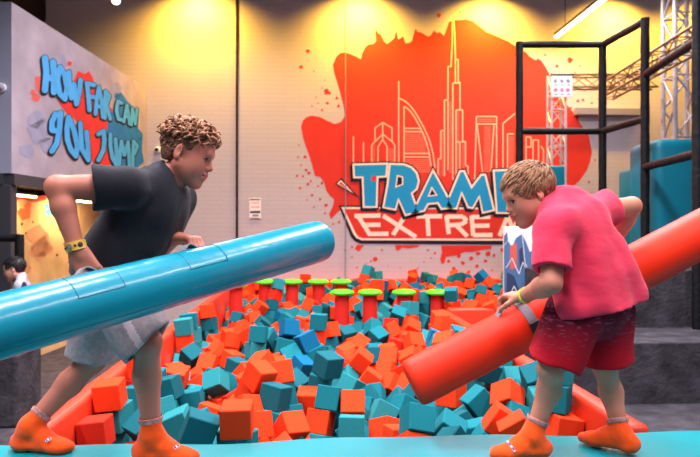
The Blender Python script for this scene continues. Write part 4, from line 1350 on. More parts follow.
-783,7113,521,314,778,140,525, 2267,6424,605,280,696,44,-660, 441,3996,537,100,802,-344,-478, 721,5355,598,401,255,-523,-708, 915,7145,547,277,-902,-75,321, -699,7265,556,272,657,541,449,
-706,7640,623,167,-940,16,-295, 2067,8984,708,2,697,-295,-654, 126,6916,698,655,-378,-624,-198, -206,8904,722,46,394,-422,-815, 1230,8323,667,50,533,257,804, -528,6769,639,209,884,-137,396,
1168,6849,695,623,-163,688,335, -682,6536,668,310,277,764,-494, 2233,7643,678,200,11,-879,-433, 2245,6460,726,650,122,-658,360, 1602,9094,700,444,-84,-240,-859, 1327,6865,688,102,3,7,-995,
-492,7019,654,291,827,480,-41, -769,8194,561,549,643,300,-443, 1070,7410,683,616,583,-484,215, -212,7201,632,850,323,-387,154, -49,8422,642,220,715,414,-518, 1272,8200,751,576,320,-358,-662,
-85,6744,578,149,-578,753,278, 2089,7601,694,372,-470,655,460, -67,6959,664,602,-227,36,-764, 2299,6286,689,126,-543,-107,-823, 802,7899,680,833,482,-262,73, 261,6950,569,470,289,668,500,
216,9425,681,464,0,883,72, 732,7171,618,717,-235,510,-412, -586,4765,595,109,38,36,-993, 1166,5483,600,304,386,731,474, 667,9644,797,774,427,-454,114, 394,8533,709,431,725,-528,101,
872,8346,832,215,-715,76,661, 557,7115,528,773,-52,631,43, 142,9327,779,780,408,-310,-359, 2773,8290,819,70,543,110,-830, 1536,7097,787,284,-208,490,797, -517,6466,679,524,425,-600,-431,
621,4252,547,418,-156,723,527, 1019,7714,569,594,-532,603,11, 1514,9253,674,331,830,353,277, 2497,9723,812,333,-774,-252,-476, 1284,7568,857,644,-416,-617,-177, 1789,8401,779,621,171,-719,-259,
2256,6278,810,91,179,733,-650, 1451,9769,702,585,-623,-481,-194, 1100,9862,820,604,-418,581,351, 2429,7401,762,360,556,-662,350, 1277,8992,735,633,163,-344,674, 1957,6278,799,602,-170,-133,769,
-211,6835,611,484,195,-614,-592, 787,8215,764,274,493,15,826, -605,7613,697,878,36,473,-69, 1355,9135,781,802,219,-543,-121, 23,7885,745,592,754,-204,-199, 206,9342,898,584,559,-209,550,
2331,7100,869,728,-148,445,500, -929,9654,847,635,94,736,-213, -417,9658,847,651,-699,-259,-140, -960,9034,935,680,173,125,-702, -646,9669,869,624,-125,-47,770, 305,6254,679,324,386,-501,-704,
-554,6323,719,604,138,-546,-564, 2145,8829,733,143,368,870,294, 739,7596,723,355,110,-927,-56, 133,6485,696,719,333,-598,-124, 1054,7018,737,626,429,-110,642, 580,9547,826,458,103,-486,-737,
1642,8673,727,241,740,611,-147, 590,8913,843,137,791,-31,596, 2252,6924,853,460,497,735,39, -964,9520,930,578,414,424,-562, -927,9832,976,3,0,677,736, 1760,9049,685,403,318,-830,217,
-667,9868,883,27,-720,-110,-684, -372,6568,599,836,28,-473,-277, 2336,6708,718,430,519,327,662, 2128,6354,727,91,-936,-279,-192, 2216,6287,933,448,-582,-588,340, 3060,9068,958,99,315,-700,-633,
-462,7449,636,415,-610,-404,-541, 2297,8380,813,654,538,-466,-257, -401,8922,846,288,454,379,753, 1800,8790,647,66,961,190,-191, 2214,9099,725,124,979,112,-120, 1846,8176,771,601,35,642,474,
2878,8511,957,53,-577,809,-101, 674,4542,452,130,-770,-573,249, 2927,9711,730,84,465,-844,252, 487,8590,877,940,199,105,-258, -948,8864,767,170,-686,703,-72, 235,7643,730,889,12,367,273,
541,9155,815,388,-813,-435,10, 2861,8649,1044,59,-257,-247,933, 1123,7721,671,800,-239,-263,484, 391,7414,713,419,-837,-96,338]).reshape(-1, 7) / 1000

def sink(x, y):
    return -.155 + .035 * (y - 2.6) / 7.2 + .045 * max(-1, min(1, x))


SZ = .128
HERO = """100,309 t;221,315 o;203,333 t;221,329 o;242,323 o;264,317 t;285,319 t;248,295 o;258,309 o;299,299 t;317,299 o;311,321 o;323,311 t;342,327 t;187,348 t;217,352 o;238,344 o;258,337 t;
266,352 o;277,360 o;246,354 t;299,356 t;307,340 t;326,354 t;340,348 o;352,348 o;223,368 t;197,368 o;182,387 t;242,377 o;262,380 o;287,380 t;213,393 o;242,409 o;277,399 t;307,393 o;319,405 o;
340,393 o;352,372 t;320,372 t;301,370 t;191,409 t;201,427 t;172,415 t;166,431 o;266,427 o;295,425 o;336,423 t;311,434 t;232,434 t;90,424 o;122,368 o;120,396 o;128,410 t;110,400 t;
353,370 t;373,390 t;396,386 t;344,395 o;336,419 t;369,423 t;402,419 o;434,421 o;459,411 t;496,407 o;520,393 t;492,376 t;500,388 o;459,427 t;390,429 o;373,433 o;471,388 t;410,368 o;369,358 o;389,368 o;
357,346 o;373,344 t;391,344 o;373,331 t;398,327 o;412,341 o;430,337 t;438,323 o;455,323 t;447,311 o;416,319 o;420,309 t;473,317 o;509,301 t;463,286 o;500,299 t;483,299 o;345,329 t;328,344 t;326,376 t;
181,311 t;191,300 o;505,352 t;512,340 t;478,392 t;487,400 o;445,400 o;430,405 t;450,418 t;470,405 t;575,415 o;595,420 t;560,400 t;545,415 o;395,412 t;380,400 t;360,408 t"""
HERO = [((float(a.split(',')[0]), float(a.split(',')[1].split()[0])), a.strip()[-1]) for a in HERO.replace('\n', '').split(';')]


def to_px(p):
    d = Vector(p) - CAM
    z = d.dot(AWAY)
    return 350 + d.dot(RIGHT) / z * FPX, 228.5 - d.z / z * FPX, z


def foam_mesh(size, m, name):
    b = bmesh.new()
    bmesh.ops.create_cube(b, size=size)
    bmesh.ops.bevel(b, geom=list(b.edges), offset=.004, segments=1, affect='EDGES')
    me = bpy.data.meshes.new(name)
    b.to_mesh(me)
    b.free()
    me.materials.append(m)
    return me


FM = {k: foam_mesh(SZ, M[k], 'foam_cube') for k in ('f_o', 'f_r', 'f_t', 'f_l', 'f_d', 'f_b')}
cq = random.Random(3)
ORANGE, TEAL = ['f_o'] * 8 + ['f_r'] * 1, ['f_t'] * 6 + ['f_l'] * 3 + ['f_d'] * 3 + ['f_b']
NAMEC = {'f_o': 'orange', 'f_r': 'red-orange', 'f_t': 'teal', 'f_l': 'pale teal', 'f_d': 'deep teal', 'f_b': 'blue'}


def cube_matrix(r, sh=True):
    return Matrix.Translation((r[0], r[1], r[2] + (sink(r[0], r[1]) if sh else 0))) @ Matrix(
        __import__('mathutils').Quaternion(r[3:7]).to_matrix()).to_4x4()


def pick(r):
    x, y, z = to_px((r[0], r[1], r[2] + sink(r[0], r[1]) + .06))
    lim = .105 / z * FPX
    best = min(((x - hx) ** 2 + (y - hy) ** 2, c) for (hx, hy), c in HERO)
    if best[0] < lim * lim:
        o = best[1] == 'o'
    else:
        o = cq.random() < .45
    return cq.choice(ORANGE if o else TEAL)


ORD = ['first', 'second', 'third', 'fourth', 'fifth', 'sixth', 'seventh', 'eighth', 'ninth', 'tenth', 'eleventh', 'twelfth']
rest = []
single = []
for idx, r in enumerate(CUBES):
    c = pick(r)
    if idx < N_SINGLE:
        o = bpy.data.objects.new('foam_cube', FM[c])
        o.matrix_world = cube_matrix(r)
        COL.objects.link(o)
        single.append((o, c, r[1], to_px(o.matrix_world.translation)[0]))
    else:
        rest.append((r, c))
SHADE = {'f_o': 'orange', 'f_r': 'red', 'f_t': 'teal', 'f_l': 'pale teal', 'f_d': 'dark teal', 'f_b': 'blue'}
BANDS = [(2.95, 'in the row against the front beam'), (3.45, 'in the second row behind the front beam'), (4.2, 'in the near half of the pit'),
         (5.2, 'in the middle of the pit'), (6.3, 'in front of the green topped stools'), (7.6, 'among the green topped stools'), (99, 'at the far end near the back wall')]
y_from = -99
for n_band, (y_to, where) in enumerate(BANDS):
    for c in SHADE:
        row = sorted([t for t in single if t[1] == c and y_from <= t[2] < y_to], key=lambda t: t[3])
        for k, (o, _, _, px) in enumerate(row):
            if len(row) == 1:
                lb = 'the only %s foam cube %s' % (SHADE[c], where)
            elif len(row) <= 12:
                lb = '%s %s foam cube from the left %s' % (ORD[k], SHADE[c], where)
            else:
                side = 'left third' if px < 290 else ('middle third' if px < 400 else 'right third')
                lb = '%s foam cube %s, %s of the picture' % (SHADE[c], where, side)
            tag(o, lb, 'foam cube', '%s foam cubes in the pit' % SHADE[c])
    y_from = y_to
mats = ['f_o', 'f_r', 'f_t', 'f_l', 'f_d', 'f_b']
b = bmesh.new()
for r, c in rest:
    n0 = len(b.faces)
    b.faces.ensure_lookup_table()
    bmesh.ops.create_cube(b, size=SZ, matrix=cube_matrix(r))
    b.faces.ensure_lookup_table()
    for f in b.faces[n0:]:
        f.material_index = mats.index(c)
if rest:
    me = bpy.data.meshes.new('foam_cubes')
    b.to_mesh(me)
    for k in mats:
        me.materials.append(M[k])
    o = bpy.data.objects.new('foam_cubes', me)
    COL.objects.link(o)
    tag(o, 'smaller looking orange and teal foam cubes filling the rest of the pit', 'foam cubes', None, 'stuff')
b.free()


# ---- the two padded jousting tubes ----
def big_tube(name, A, B, r, m, label, seg=40):
    e = empty(name, (A + B) / 2, label, 'tube')
    ax = (B - A)
    L = ax.length
    ax.normalize()
    prof = [(0, 0), (0, r * .82), (.004, r * .91), (.014, r * .975), (.03, r)]
    n = 90
    for i in range(1, n):
        prof.append((.03 + (L - .06) * i / n, r * (1 + .0035 * math.sin(i * 1.7) + .003 * math.sin(i * .53))))
    prof += [(L - .03, r), (L - .014, r * .975), (L - .004, r * .91), (L, r * .82), (L, 0)]
    MB().lathe(A, ax, prof, seg).build('cover', m, e, True)
    return e, ax, L


def seam_ring(A, ax, r, t, a0, a1, parent, m, w=.003, name='seam'):
    u = (UP - ax * UP.dot(ax)).normalized()
    v = ax.cross(u)
    pts = [A + ax * t + (u * math.cos(a0 + (a1 - a0) * k / 24) + v * math.sin(a0 + (a1 - a0) * k / 24)) * (r * 1.002) for k in range(25)]
    return MB().tube(pts, w, 6).build(name, m, parent, True)
# ------------------------------------------------------------------ the two tubes
Zl0, Zl1 = 1.60, 2.62


def inv_depth(px):
    return 1 / (1 / Zl0 + (1 / Zl1 - 1 / Zl0) * px / 330)


TA, TB = P(-75, 346, inv_depth(-75)), P(321, 240.5, inv_depth(321))
TR_L = .083
tl, axis_teal, Ll = big_tube('padded_tube', TA, TB, TR_L, M['tube_teal'], 'long teal padded tube gripped by the boy in the dark shirt')


def tube_at(A, ax, px):
    """point on the tube's axis seen at column px"""
    best = min((abs(to_px(A + ax * (k * .01))[0] - px), k) for k in range(0, 260))[1]
    return A + ax * (best * .01), best * .01




def stitch(A, ax, r, t0, t1, a0, a1, parent, m):
    """sewn outline of a patch on the tube"""
    u = (UP - ax * UP.dot(ax)).normalized()
    w = ax.cross(u)
    q = lambda t, a: A + ax * t + (u * math.cos(a) + w * math.sin(a)) * (r * 1.003)
    pts = [q(t0, a0 + (a1 - a0) * k / 10) for k in range(11)] + [q(t0 + (t1 - t0) * k / 6, a1) for k in range(1, 7)] + \
          [q(t1, a1 + (a0 - a1) * k / 10) for k in range(1, 11)] + [q(t1 + (t0 - t1) * k / 6, a0) for k in range(1, 7)]
    return MB().tube(pts, .0014, 6).build('seam', m, parent, True)


sideways = 1 if axis_teal.cross((UP - axis_teal * UP.dot(axis_teal)).normalized()).dot(AWAY) < 0 else -1
for px0, px1 in ((66, 112), (178, 214)):
    _, t0 = tube_at(TA, axis_teal, px0)
    _, t1 = tube_at(TA, axis_teal, px1)
    stitch(TA, axis_teal, TR_L, t0, t1, .05 * sideways, 1.15 * sideways, tl, M['seam'])
seam_u = (UP - axis_teal * UP.dot(axis_teal)).normalized()
seam_v = axis_teal.cross(seam_u) * sideways
off = (seam_u * math.cos(2.2) + seam_v * math.sin(2.2)) * TR_L * 1.002
MB().tube([TA + axis_teal * .05 + off, TB - axis_teal * .05 + off], .002, 6).build('seam', M['seam'], tl, True)


def handle(A, ax, r, t, L, h, parent, up_, m='strap'):
    """webbing loop standing on the tube"""
    up_ = (up_ - ax * up_.dot(ax)).normalized()
    w = ax.cross(up_)
    pts = []
    for k in range(13):
        u = k / 12
        pts.append(A + ax * (t + (u - .5) * L) + up_ * (r * .99 + h * math.sin(math.pi * u)))
    b = MB()
    for p, q in zip(pts, pts[1:]):
        d = (q - p)
        n = d.cross(w).normalized()
        mtx = Matrix((( *d.normalized(), 0), (*w, 0), (*n, 0), (0, 0, 0, 1))).transposed()
        mtx.translation = (p + q) / 2
        b.obox(mtx, d.length * 1.1, .034, .004)
    b.build('handle', M[m], parent)


_, tA_ = tube_at(TA, axis_teal, 94)
handle(TA, axis_teal, TR_L, tA_, .05, .015, tl, UP + AWAY * .35)
_, tB_ = tube_at(TA, axis_teal, 196)
handle(TA, axis_teal, TR_L, tB_, .05, .016, tl, UP + AWAY * .35)

RA, RB = P(411, 384.5, 2.50), P(770, 198.5, 2.62)
TR_R = .095
tr, axis_red, Lr = big_tube('padded_tube', RA, RB, TR_R, M['tube_red'], 'long red padded tube gripped by the boy in the pink shirt')
_, t_ = tube_at(RA, axis_red, 527)
# webbing wrapped round the tube at the boy's hand
u_ = (UP - axis_red * UP.dot(axis_red)).normalized()
v_ = axis_red.cross(u_)
sgn = 1 if v_.dot(AWAY) < 0 else -1
b = MB()
pts = [RA + axis_red * t_ + (u_ * math.cos(a) + v_ * sgn * math.sin(a)) * (TR_R + .004) for a in np.linspace(-.5, 2.2, 26)]
for p, q in zip(pts, pts[1:]):
    d = q - p
    n = d.cross(axis_red).normalized()
    mtx = Matrix(((*d.normalized(), 0), (*axis_red, 0), (*n, 0), (0, 0, 0, 1))).transposed()
    mtx.translation = (p + q) / 2
    b.obox(mtx, d.length * 1.1, .036, .005)
so = b.build('strap', M['strap'], tr)
p = pts[20]
d = pts[21] - pts[19]
n = d.cross(axis_red).normalized()
mtx = Matrix(((*d.normalized(), 0), (*axis_red, 0), (*n, 0), (0, 0, 0, 1))).transposed()
mtx.translation = p
MB().obox(mtx, .075, .042, .014, .004).build('strap_end', M['strap_dark'], tr)
handle(RA, axis_red, TR_R, t_ - .03, .14, .04, tr, UP - AWAY * .25)

# ------------------------------------------------------------------ people
A3 = lambda v: np.array(tuple(v), float)
aw, rt, up3 = A3(AWAY), A3(RIGHT), np.array([0, 0, 1.0])


def curls(head, n, seed, mats_, person):
    q = np.random.default_rng(seed)
    bms = MB()
    idx = []
    cnt = 0
    while cnt < n:
        d = nv(q.normal(size=3))
        x, y, z = d[0] * .100 - .012, d[1] * .077, d[2] * .083 + .036
        top = z > .055
        if x > .05 and z < .070:
            continue
        if not top and not ((x < .03 and z > .035) or (x < -.03 and z > -.050)):
            continue
        lift = .001 if not top else .006 + .012 * q.random() + (.008 if x > .03 else 0)
        base = np.array([x, y, z])
        nrm = nv(np.array([(x + .012) / .104 ** 2, y / .08 ** 2, (z - .04) / .088 ** 2]))
        tang = nv(np.cross(nrm, q.normal(size=3)) + np.array([.8, 0, -.2]))
        tang = nv(tang - nrm * (tang @ nrm))
        bi = np.cross(nrm, tang)
        R = (.010 + .008 * q.random()) * (1 if top else .30)
        turns = .7 + q.random() * .7
        L = (.026 + .030 * q.random()) * (1 if top else .5)
        c0 = base + nrm * lift
        pts = []
        m_ = 13
        ph = q.random() * 6.28
        for k in range(m_):
            u = k / (m_ - 1)
            a = ph + u * turns * 6.283
            o = c0 + tang * (L * (u - .4)) + nrm * (R * math.cos(a) - .010 * u * u) + bi * (R * math.sin(a))
            pts.append(Vector(head.p(*o)))
        rr = (.0036 + .0018 * q.random()) * head.S
        n0 = len(bms.bm.faces)
        bms.tube(pts, rr, 6, True, rads=[rr * (.55 + .45 * math.sin(math.pi * min(1, .15 + u_ / (m_ - 1) * .8))) for u_ in range(m_)])
        idx += [int(q.choice([0, 0, 1, 1, 2]) if top else q.choice([0, 2, 2]))] * (len(bms.bm.faces) - n0)
        cnt += 1
    return bms, idx


def strands(head, n, seed):
    q = np.random.default_rng(seed)
    bms = MB()
    idx = []
    cnt = 0
    crown = np.array([-.065, .01, .100])
    while cnt < n:
        d = nv(q.normal(size=3))
        x, y, z = d[0] * .100 - .012, d[1] * .077, d[2] * .087 + .038
        if x > .06 and z < .075:
            continue
        if x > -.02 and z < .035 and not (x < .035 and z > .0 and x > .012):
            if not (x < .03 and z > .034):
                continue
        if z < -.045:
            continue
        base = np.array([x, y, z])
        nrm = nv(np.array([(x + .012) / .1 ** 2, y / .077 ** 2, (z - .038) / .087 ** 2]))
        fl = base - crown
        fl = fl + np.array([.03 if z > .05 else 0, 0, -.02 if z < .06 else 0])
        tang = nv(fl - nrm * (fl @ nrm) + q.normal(size=3) * .012)
        L = .036 + .022 * q.random()
        if x < -.02 and z < .03:
            L *= .5
        if x > .035 and z < .095:
            L *= .6
        p = base + nrm * .002
        pts = [Vector(head.p(*p))]
        m_ = 6
        for k in range(1, m_):
            u = k / (m_ - 1)
            p = p + tang * L / (m_ - 1) + nrm * (.0045 * (1 - 1.2 * u))
            # stay on the head
            g = np.array([(p[0] + .012) / .104, p[1] / .081, (p[2] - .038) / .091])
            if x < .05 or u < .4:
                gl = np.linalg.norm(g)
                if gl > 1.09 or gl < 1.0:
                    f_ = (1.085 if gl > 1.09 else 1.01) / gl
                    p = np.array([(p[0] + .012) * f_ - .012, p[1] * f_, (p[2] - .038) * f_ + .038])
            nn = nv(np.array([(p[0] + .012) / .1 ** 2, p[1] / .077 ** 2, (p[2] - .038) / .087 ** 2]))
            tang = nv(tang - nn * (tang @ nn) * .7)
            pts.append(Vector(head.p(*p)))
        rr = (.0026 + .0013 * q.random()) * head.S
        n0 = len(bms.bm.faces)
        bms.tube(pts, rr, 5, True, rads=[rr * t for t in (.7, 1, 1, .9, .7, .25)])
        idx += [int(q.choice([0, 0, 0, 1, 2]))] * (len(bms.bm.faces) - n0)
        cnt += 1
    return bms, idx


def hair_cap(head, v, side_in=.0, fr=.066):
    S = head.S
    v.ell(head.p(-.013, 0, .040), (.1025 * S, .0795 * S, .0885 * S), head.R, .004)
    v.ell(head.p(-.04, 0, -.005), (.061 * S, .064 * S, .066 * S), head.R, .015)
    X, Y, Z = np.meshgrid(*v.ax, indexing='ij')
    q = (np.stack([X, Y, Z], -1) - head.c) @ head.R.T / S
    x, z = q[..., 0], q[..., 2]
    line = np.interp(x, [-.12, -.06, -.045, -.028, -.008, .006, .012, .034, .040, .052, .07, .1],
                     [-.045, -.045, -.040, -.01, .030, .030, .014, .014, .034, .052, fr, fr + .004])
    v.v = np.maximum(v.v, ((line - z) * S).astype(np.float32))


def add_hair(head, bms, idx, mats_, person, capm, fr=.066):
    v = Vol(head.c - .15, head.c + .16, .004)
    hair_cap(head, v, fr=fr)
    pos, f = v.mesh()
    n0 = len(bms.bm.verts)
    vs = [bms.bm.verts.new(p) for p in pos]
    for q in f:
        try:
            fc = bms.bm.faces.new([vs[i] for i in q])
            idx.append(capm)
        except ValueError:
            pass
    me = bpy.data.meshes.new('hair')
    for fc, i in zip(bms.bm.faces, idx):
        fc.material_index = i
        fc.smooth = True
    org = Vector(head.c)
    bmesh.ops.translate(bms.bm, verts=bms.bm.verts, vec=-org)
    bms.bm.to_mesh(me)
    bms.bm.free()
    for mm in mats_:
        me.materials.append(mm)
    o = bpy.data.objects.new('hair', me)
    o.location = org
    return link(o, person)


def torso_axes(sR, sL, neck, pelvis):
    side = nv(A3(sR) - A3(sL))
    spine = nv(A3(neck) - A3(pelvis))
    side = nv(side - spine * (side @ spine))
    front = np.cross(side, spine)       # right x up = ... faces forward or back, only used as an axis
    return np.stack([side, spine, front])


def body_common(v, J, S, lg=1.0):
    """J: joints; fills torso, neck, arms, legs"""
    R = torso_axes(J['shR'], J['shL'], J['neck'], J['pelvis'])
    v.ell(J['chest'], (.150 * S, .165 * S, .095 * S), R, .03)
    v.ell(J['waist'], (.125 * S, .13 * S, .088 * S), R, .04)
    v.cap(J['hipR'], J['hipL'], .090 * S, None, .04)
    v.ell(J['pelvis'], (.14 * S, .10 * S, .10 * S), R, .04)
    v.cap(J['shR'], J['shL'], .050 * S, None, .03)
    v.cap(J['neck'], J['skull'], .047 * S, .046 * S, .02)
    for s in ('R', 'L'):
        v.cap(A3(J['neck']) + .03 * up3, J['sh' + s], .040 * S, .045 * S, .03)
        v.cap(J['sh' + s], J['el' + s], .046 * S, .036 * S, .02)
        m = A3(J['el' + s]) * .68 + A3(J['wr' + s]) * .32
        v.cap(J['el' + s], m, .035 * S, .036 * S, .014)
        v.cap(m, J['wr' + s], .036 * S, .0235 * S, .014)
        v.cap(J['hip' + s], J['kn' + s], .076 * S * lg, .051 * S * lg, .03)
        v.ell(J['kn' + s], (.048 * S * lg,) * 3, None, .02)
        bk = A3(J['calf' + s])
        v.cap(J['kn' + s], bk, .047 * S * lg, .048 * S * lg, .02)
        v.cap(bk, J['an' + s], .048 * S * lg, .031 * S * lg, .025)


def cut_plane(a, b, t):
    """point at fraction t along a-b, with the direction of travel"""
    a, b = A3(a), A3(b)
    return a + (b - a) * t, nv(b - a)


def hollow(inner, openings, depth=.045):
    """keep the cavity of a garment only just inside its openings"""
    X, Y, Z = inner.ax[0][:, None, None], inner.ax[1][None, :, None], inner.ax[2][None, None, :]
    m = np.full(inner.v.shape, 9.0, np.float32)
    for p, n, r in openings:
        a = -((X - p[0]) * n[0] + (Y - p[1]) * n[1] + (Z - p[2]) * n[2]) - depth
        b = np.sqrt((X - p[0]) ** 2 + (Y - p[1]) ** 2 + (Z - p[2]) ** 2) - r
        m = np.minimum(m, np.maximum(a, b))
    inner.v = np.maximum(inner.v, m.astype(np.float32))


def shirt(name, J, S, hem, hem_n, sl_t, r_sl, extra, m, person, seed, ridge=.0055, collar=.054, neck_n=None, c0=.012):
    pts = [J[k] for k in ('chest', 'shR', 'shL', 'elR', 'elL', 'pelvis', 'hipR', 'hipL', 'neck')] + [hem]
    lo, hi = bounds(pts, .2)
    v = Vol(lo, hi, .006)
    inner = Vol(lo, hi, .006)
    R = torso_axes(J['shR'], J['shL'], J['neck'], J['pelvis'])
    for w, e, cut in ((v, 0, True), (inner, -.012 - ridge, False)):
        w.ell(J['chest'], (.160 * S + e, .172 * S + e, .106 * S + e), R, .03)
        w.ell(J['waist'], (.150 * S + e, .16 * S + e, .108 * S + e), R, .05)
        w.cap(J['shR'], J['shL'], .060 * S + e, None, .03)
        hb = A3(hem) + nv(hem_n) * .05
        w.cap(J['chest'], hb, .150 * S + e, .170 * S + e, .04, (R[2], 1.25))
        for s in ('R', 'L'):
            w.cap(A3(J['neck']) + .028 * up3, J['sh' + s], .053 * S + e, .060 * S + e, .03)
            c, n = cut_plane(J['sh' + s], J['el' + s], sl_t[s] if isinstance(sl_t, dict) else sl_t)
            far = c + n * .04
            w.cap(J['sh' + s], far, r_sl[0] * S + e, r_sl[1] * S + e, .025, stop=(c, n) if cut else None)
        for a, b, ra, rb in extra:
            w.cap(a, b, ra + e, rb + e, .05)
    v.ripple(ridge, 30, seed, (1, 1, .8))
    open_ = [(A3(hem), nv(hem_n), .5)]
    for s in ('R', 'L'):
        c, n = cut_plane(J['sh' + s], J['el' + s], sl_t[s] if isinstance(sl_t, dict) else sl_t)
        open_.append((c, n, .11))
    hollow(inner, open_)
    v.halfspace(A3(hem), hem_n)
    v.v = np.maximum(v.v, -inner.v)
    # neck opening
    nk = A3(J['neck'])
    ns = nv(A3(J['skull']) - nk) if neck_n is None else nv(neck_n)
    v.cap(nk + ns * c0, nk + ns * .2, collar * S, collar * S * 1.2, .006, op='cut')
    return v.build(name, m, person, relax=1)


def shorts_mesh(J, S, top, top_n, tt, r0, r1, m, person, seed, paint=None, ridge=.004, origin=None, flare=None):
    pts = [J[k] for k in ('hipR', 'hipL', 'knR', 'knL', 'pelvis', 'waist')]
    lo, hi = bounds(pts, .18)
    v = Vol(lo, hi, .006)
    inner = Vol(lo, hi, .006)
    R = torso_axes(J['hipR'], J['hipL'], J['waist'], J['pelvis'])
    for w, e, cut in ((v, 0, True), (inner, -.012 - ridge, False)):
        w.ell(J['pelvis'], (.148 * S + e, .10 * S + e, .112 * S + e), R, .03)
        w.cap(J['waist'], J['pelvis'], .110 * S + e, .115 * S + e, .04)
        w.cap(J['hipR'], J['hipL'], .100 * S + e, None, .03)
        for s in ('R', 'L'):
            c, n = cut_plane(J['hip' + s], J['kn' + s], tt[s])
            if flare and s in flare:
                n = nv(n + np.array(flare[s]))
            w.cap(J['hip' + s], c + nv(A3(J['kn' + s]) - A3(J['hip' + s])) * .09, r0 * S + e, r1 * S + e, .012, stop=(c, n) if cut else None)
    v.ripple(ridge, 36, seed, (1, 1, .6))
    open_ = []
    for s in ('R', 'L'):
        c, n = cut_plane(J['hip' + s], J['kn' + s], tt[s])
        if flare and s in flare:
            n = nv(n + np.array(flare[s]))
        open_.append((c, n, .16))
    hollow(inner, open_)
    v.halfspace(A3(top), top_n)
    v.v = np.maximum(v.v, -inner.v)
    return v.build('shorts', m, person, relax=1, paint=paint, origin=origin)


def sock(J, s, S, g, head_, person, pitch=0, up_t=.30):
    a = A3(J['an' + s])
    cf = A3(J['calf' + s])
    lo, hi = bounds([a, a + nv(head_) * .19, a - nv(head_) * .07, a + up3 * .1, a - up3 * .1], .06)
    v = Vol(lo, hi, .004)
    foot(v, a, head_, g, S, .004, pitch=pitch)
    ax = nv(cf - a)
    top = a + ax * .055 * S
    v.cap(a, a + ax * .09 * S, .0355 * S, .040 * S, .02, stop=(top, ax))
    v.ripple(.0012, 90, 3)
    o = v.build('sock', M['sock'], person, relax=1)
    # ribbed cuff
    u = nv(np.cross(ax, head_))
    w = np.cross(ax, u)
    b = MB()
    rings = []
    n = 28
    for hgt, rr in ((-.012, .0385), (-.010, .0405), (.004, .0415), (.006, .0400), (.004, .0385)):
        rings.append([b.bm.verts.new(top + ax * hgt + (u * math.cos(6.2832 * k / n) + w * math.sin(6.2832 * k / n)) * (rr * S + .0006 * (k % 2))) for k in range(n)])
    for r0_, r1_ in zip(rings, rings[1:]):
        for k in range(n):
            b.bm.faces.new((r0_[k], r0_[(k + 1) % n], r1_[(k + 1) % n], r1_[k]))
    b.build('cuff', M['sock_cuff'], o, True)
    return o, top


def patch(c, n, up_, w, h, parent, name, marks):
    """small printed mark lying on a sock"""
    n = Vector(nv(n))
    up_ = Vector(nv(up_))
    r = up_.cross(n).normalized()
    up_ = n.cross(r)
    mtx = Matrix(((*r, 0), (*up_, 0), (*n, 0), (0, 0, 0, 1))).transposed()
    mtx.translation = Vector(c)
    o = MB().obox(mtx, w, h, .006, .002).build(name, M['logo_white'], parent)
    for x, y, ww, hh in marks:
        m2 = mtx.copy()
        m2.translation = Vector(c) + r * x + up_ * y + n * .0025
        MB().obox(m2, ww, hh, .004).build('logo_mark', M['logo_blue'], o)
    return o


def wrist_band(J, s, t, r, w, m, person, name='wristband', studs=None):
    a, b_ = A3(J['wr' + s]), A3(J['el' + s])
    ax = nv(b_ - a)
    c = a + (b_ - a) * t
    u = nv(np.cross(ax, aw))
    q = np.cross(ax, u)
    bb = MB()
    n = 30
    rings = []
    for hgt, rr in ((-w / 2, r - .004), (-w / 2, r), (w / 2, r + .0015), (w / 2, r - .003)):
        rings.append([bb.bm.verts.new(c + ax * hgt + (u * math.cos(6.2832 * k / n) + q * math.sin(6.2832 * k / n)) * rr) for k in range(n)])
    for r0_, r1_ in zip(rings, rings[1:] + rings[:1]):
        for k in range(n):
            bb.bm.faces.new((r0_[k], r0_[(k + 1) % n], r1_[(k + 1) % n], r1_[k]))
    o = bb.build(name, m, person, True)
    for ang, rr, mm in (studs or []):
        d = -aw * math.cos(ang) + u * math.sin(ang)
        d = nv(d - ax * (d @ ax))
        MB().lathe(Vector(c + d * (r - .001)), Vector(d), [(0, rr), (.003, rr), (.0045, rr * .6), (.005, 0)], 16).build('stud', mm, o, True)
    return o


# ================= boy in the dark shirt =================
J = dict(neck=P(165, 187, 2.27), skull=P(186, 160, 2.27), chest=P(146, 216, 2.26), waist=P(122, 252, 2.26), pelvis=P(106, 280, 2.26),
         shR=P(128, 187, 2.09), elR=P(57, 187, 2.00), wrR=P(77, 250, 2.0),
         shL=P(176, 199, 2.42), elL=P(150, 256, 2.42), wrL=P(176, 238, 2.28),
         hipR=P(110, 284, 2.17), hipL=P(104, 282, 2.35),
         knR=P(147, 342, 2.16), calfR=P(147, 376, 2.20), anR=P(152, 434, 2.20),
         knL=P(92, 360, 2.40), calfL=P(70, 383, 2.385), anL=P(30, 426, 2.30))
person = empty('person', P(100, 450, 2.25), 'boy with curly hair in a dark t-shirt and grey shorts lunging with the teal tube', 'person')
person.location.z = BEAM_Z
bpy.context.view_layer.update()
S = 1.0
hd = Head(P(187.5, 154.5, 2.27), rt * .945 - up3 * .32 - aw * .06, up3 * .945 + rt * .32, .92)
G = BEAM_Z + .004
hR, hL = rt * 1.0 - aw * .06, rt * 1.0 - aw * .12
allp = [J[k] for k in J] + [A3(J['anR']) + rt * .2 - up3 * .1, A3(J['anL']) - rt * .08 - up3 * .1, hd.p(.1, 0, .15), hd.p(-.1, 0, .15)]
lo, hi = bounds(allp, .11)
v = Vol(lo, hi, .0042)
body_common(v, J, S, .93)
hd.build(v)
hand(v, J['wrR'], -up3 * .80 + rt * .46 + aw * .05, aw * .95 - rt * .2 + up3 * .1, .98, (55, 75, 50), -1, thumb_in=.5)
hand(v, J['wrL'], rt * .88 - up3 * .05 - aw * .46, -up3 * .95 - rt * .1, 1.0, (62, 80, 55), 1, thumb_in=.45)
foot(v, J['anR'], hR, G, .98)
foot(v, J['anL'], hL, G, .98)
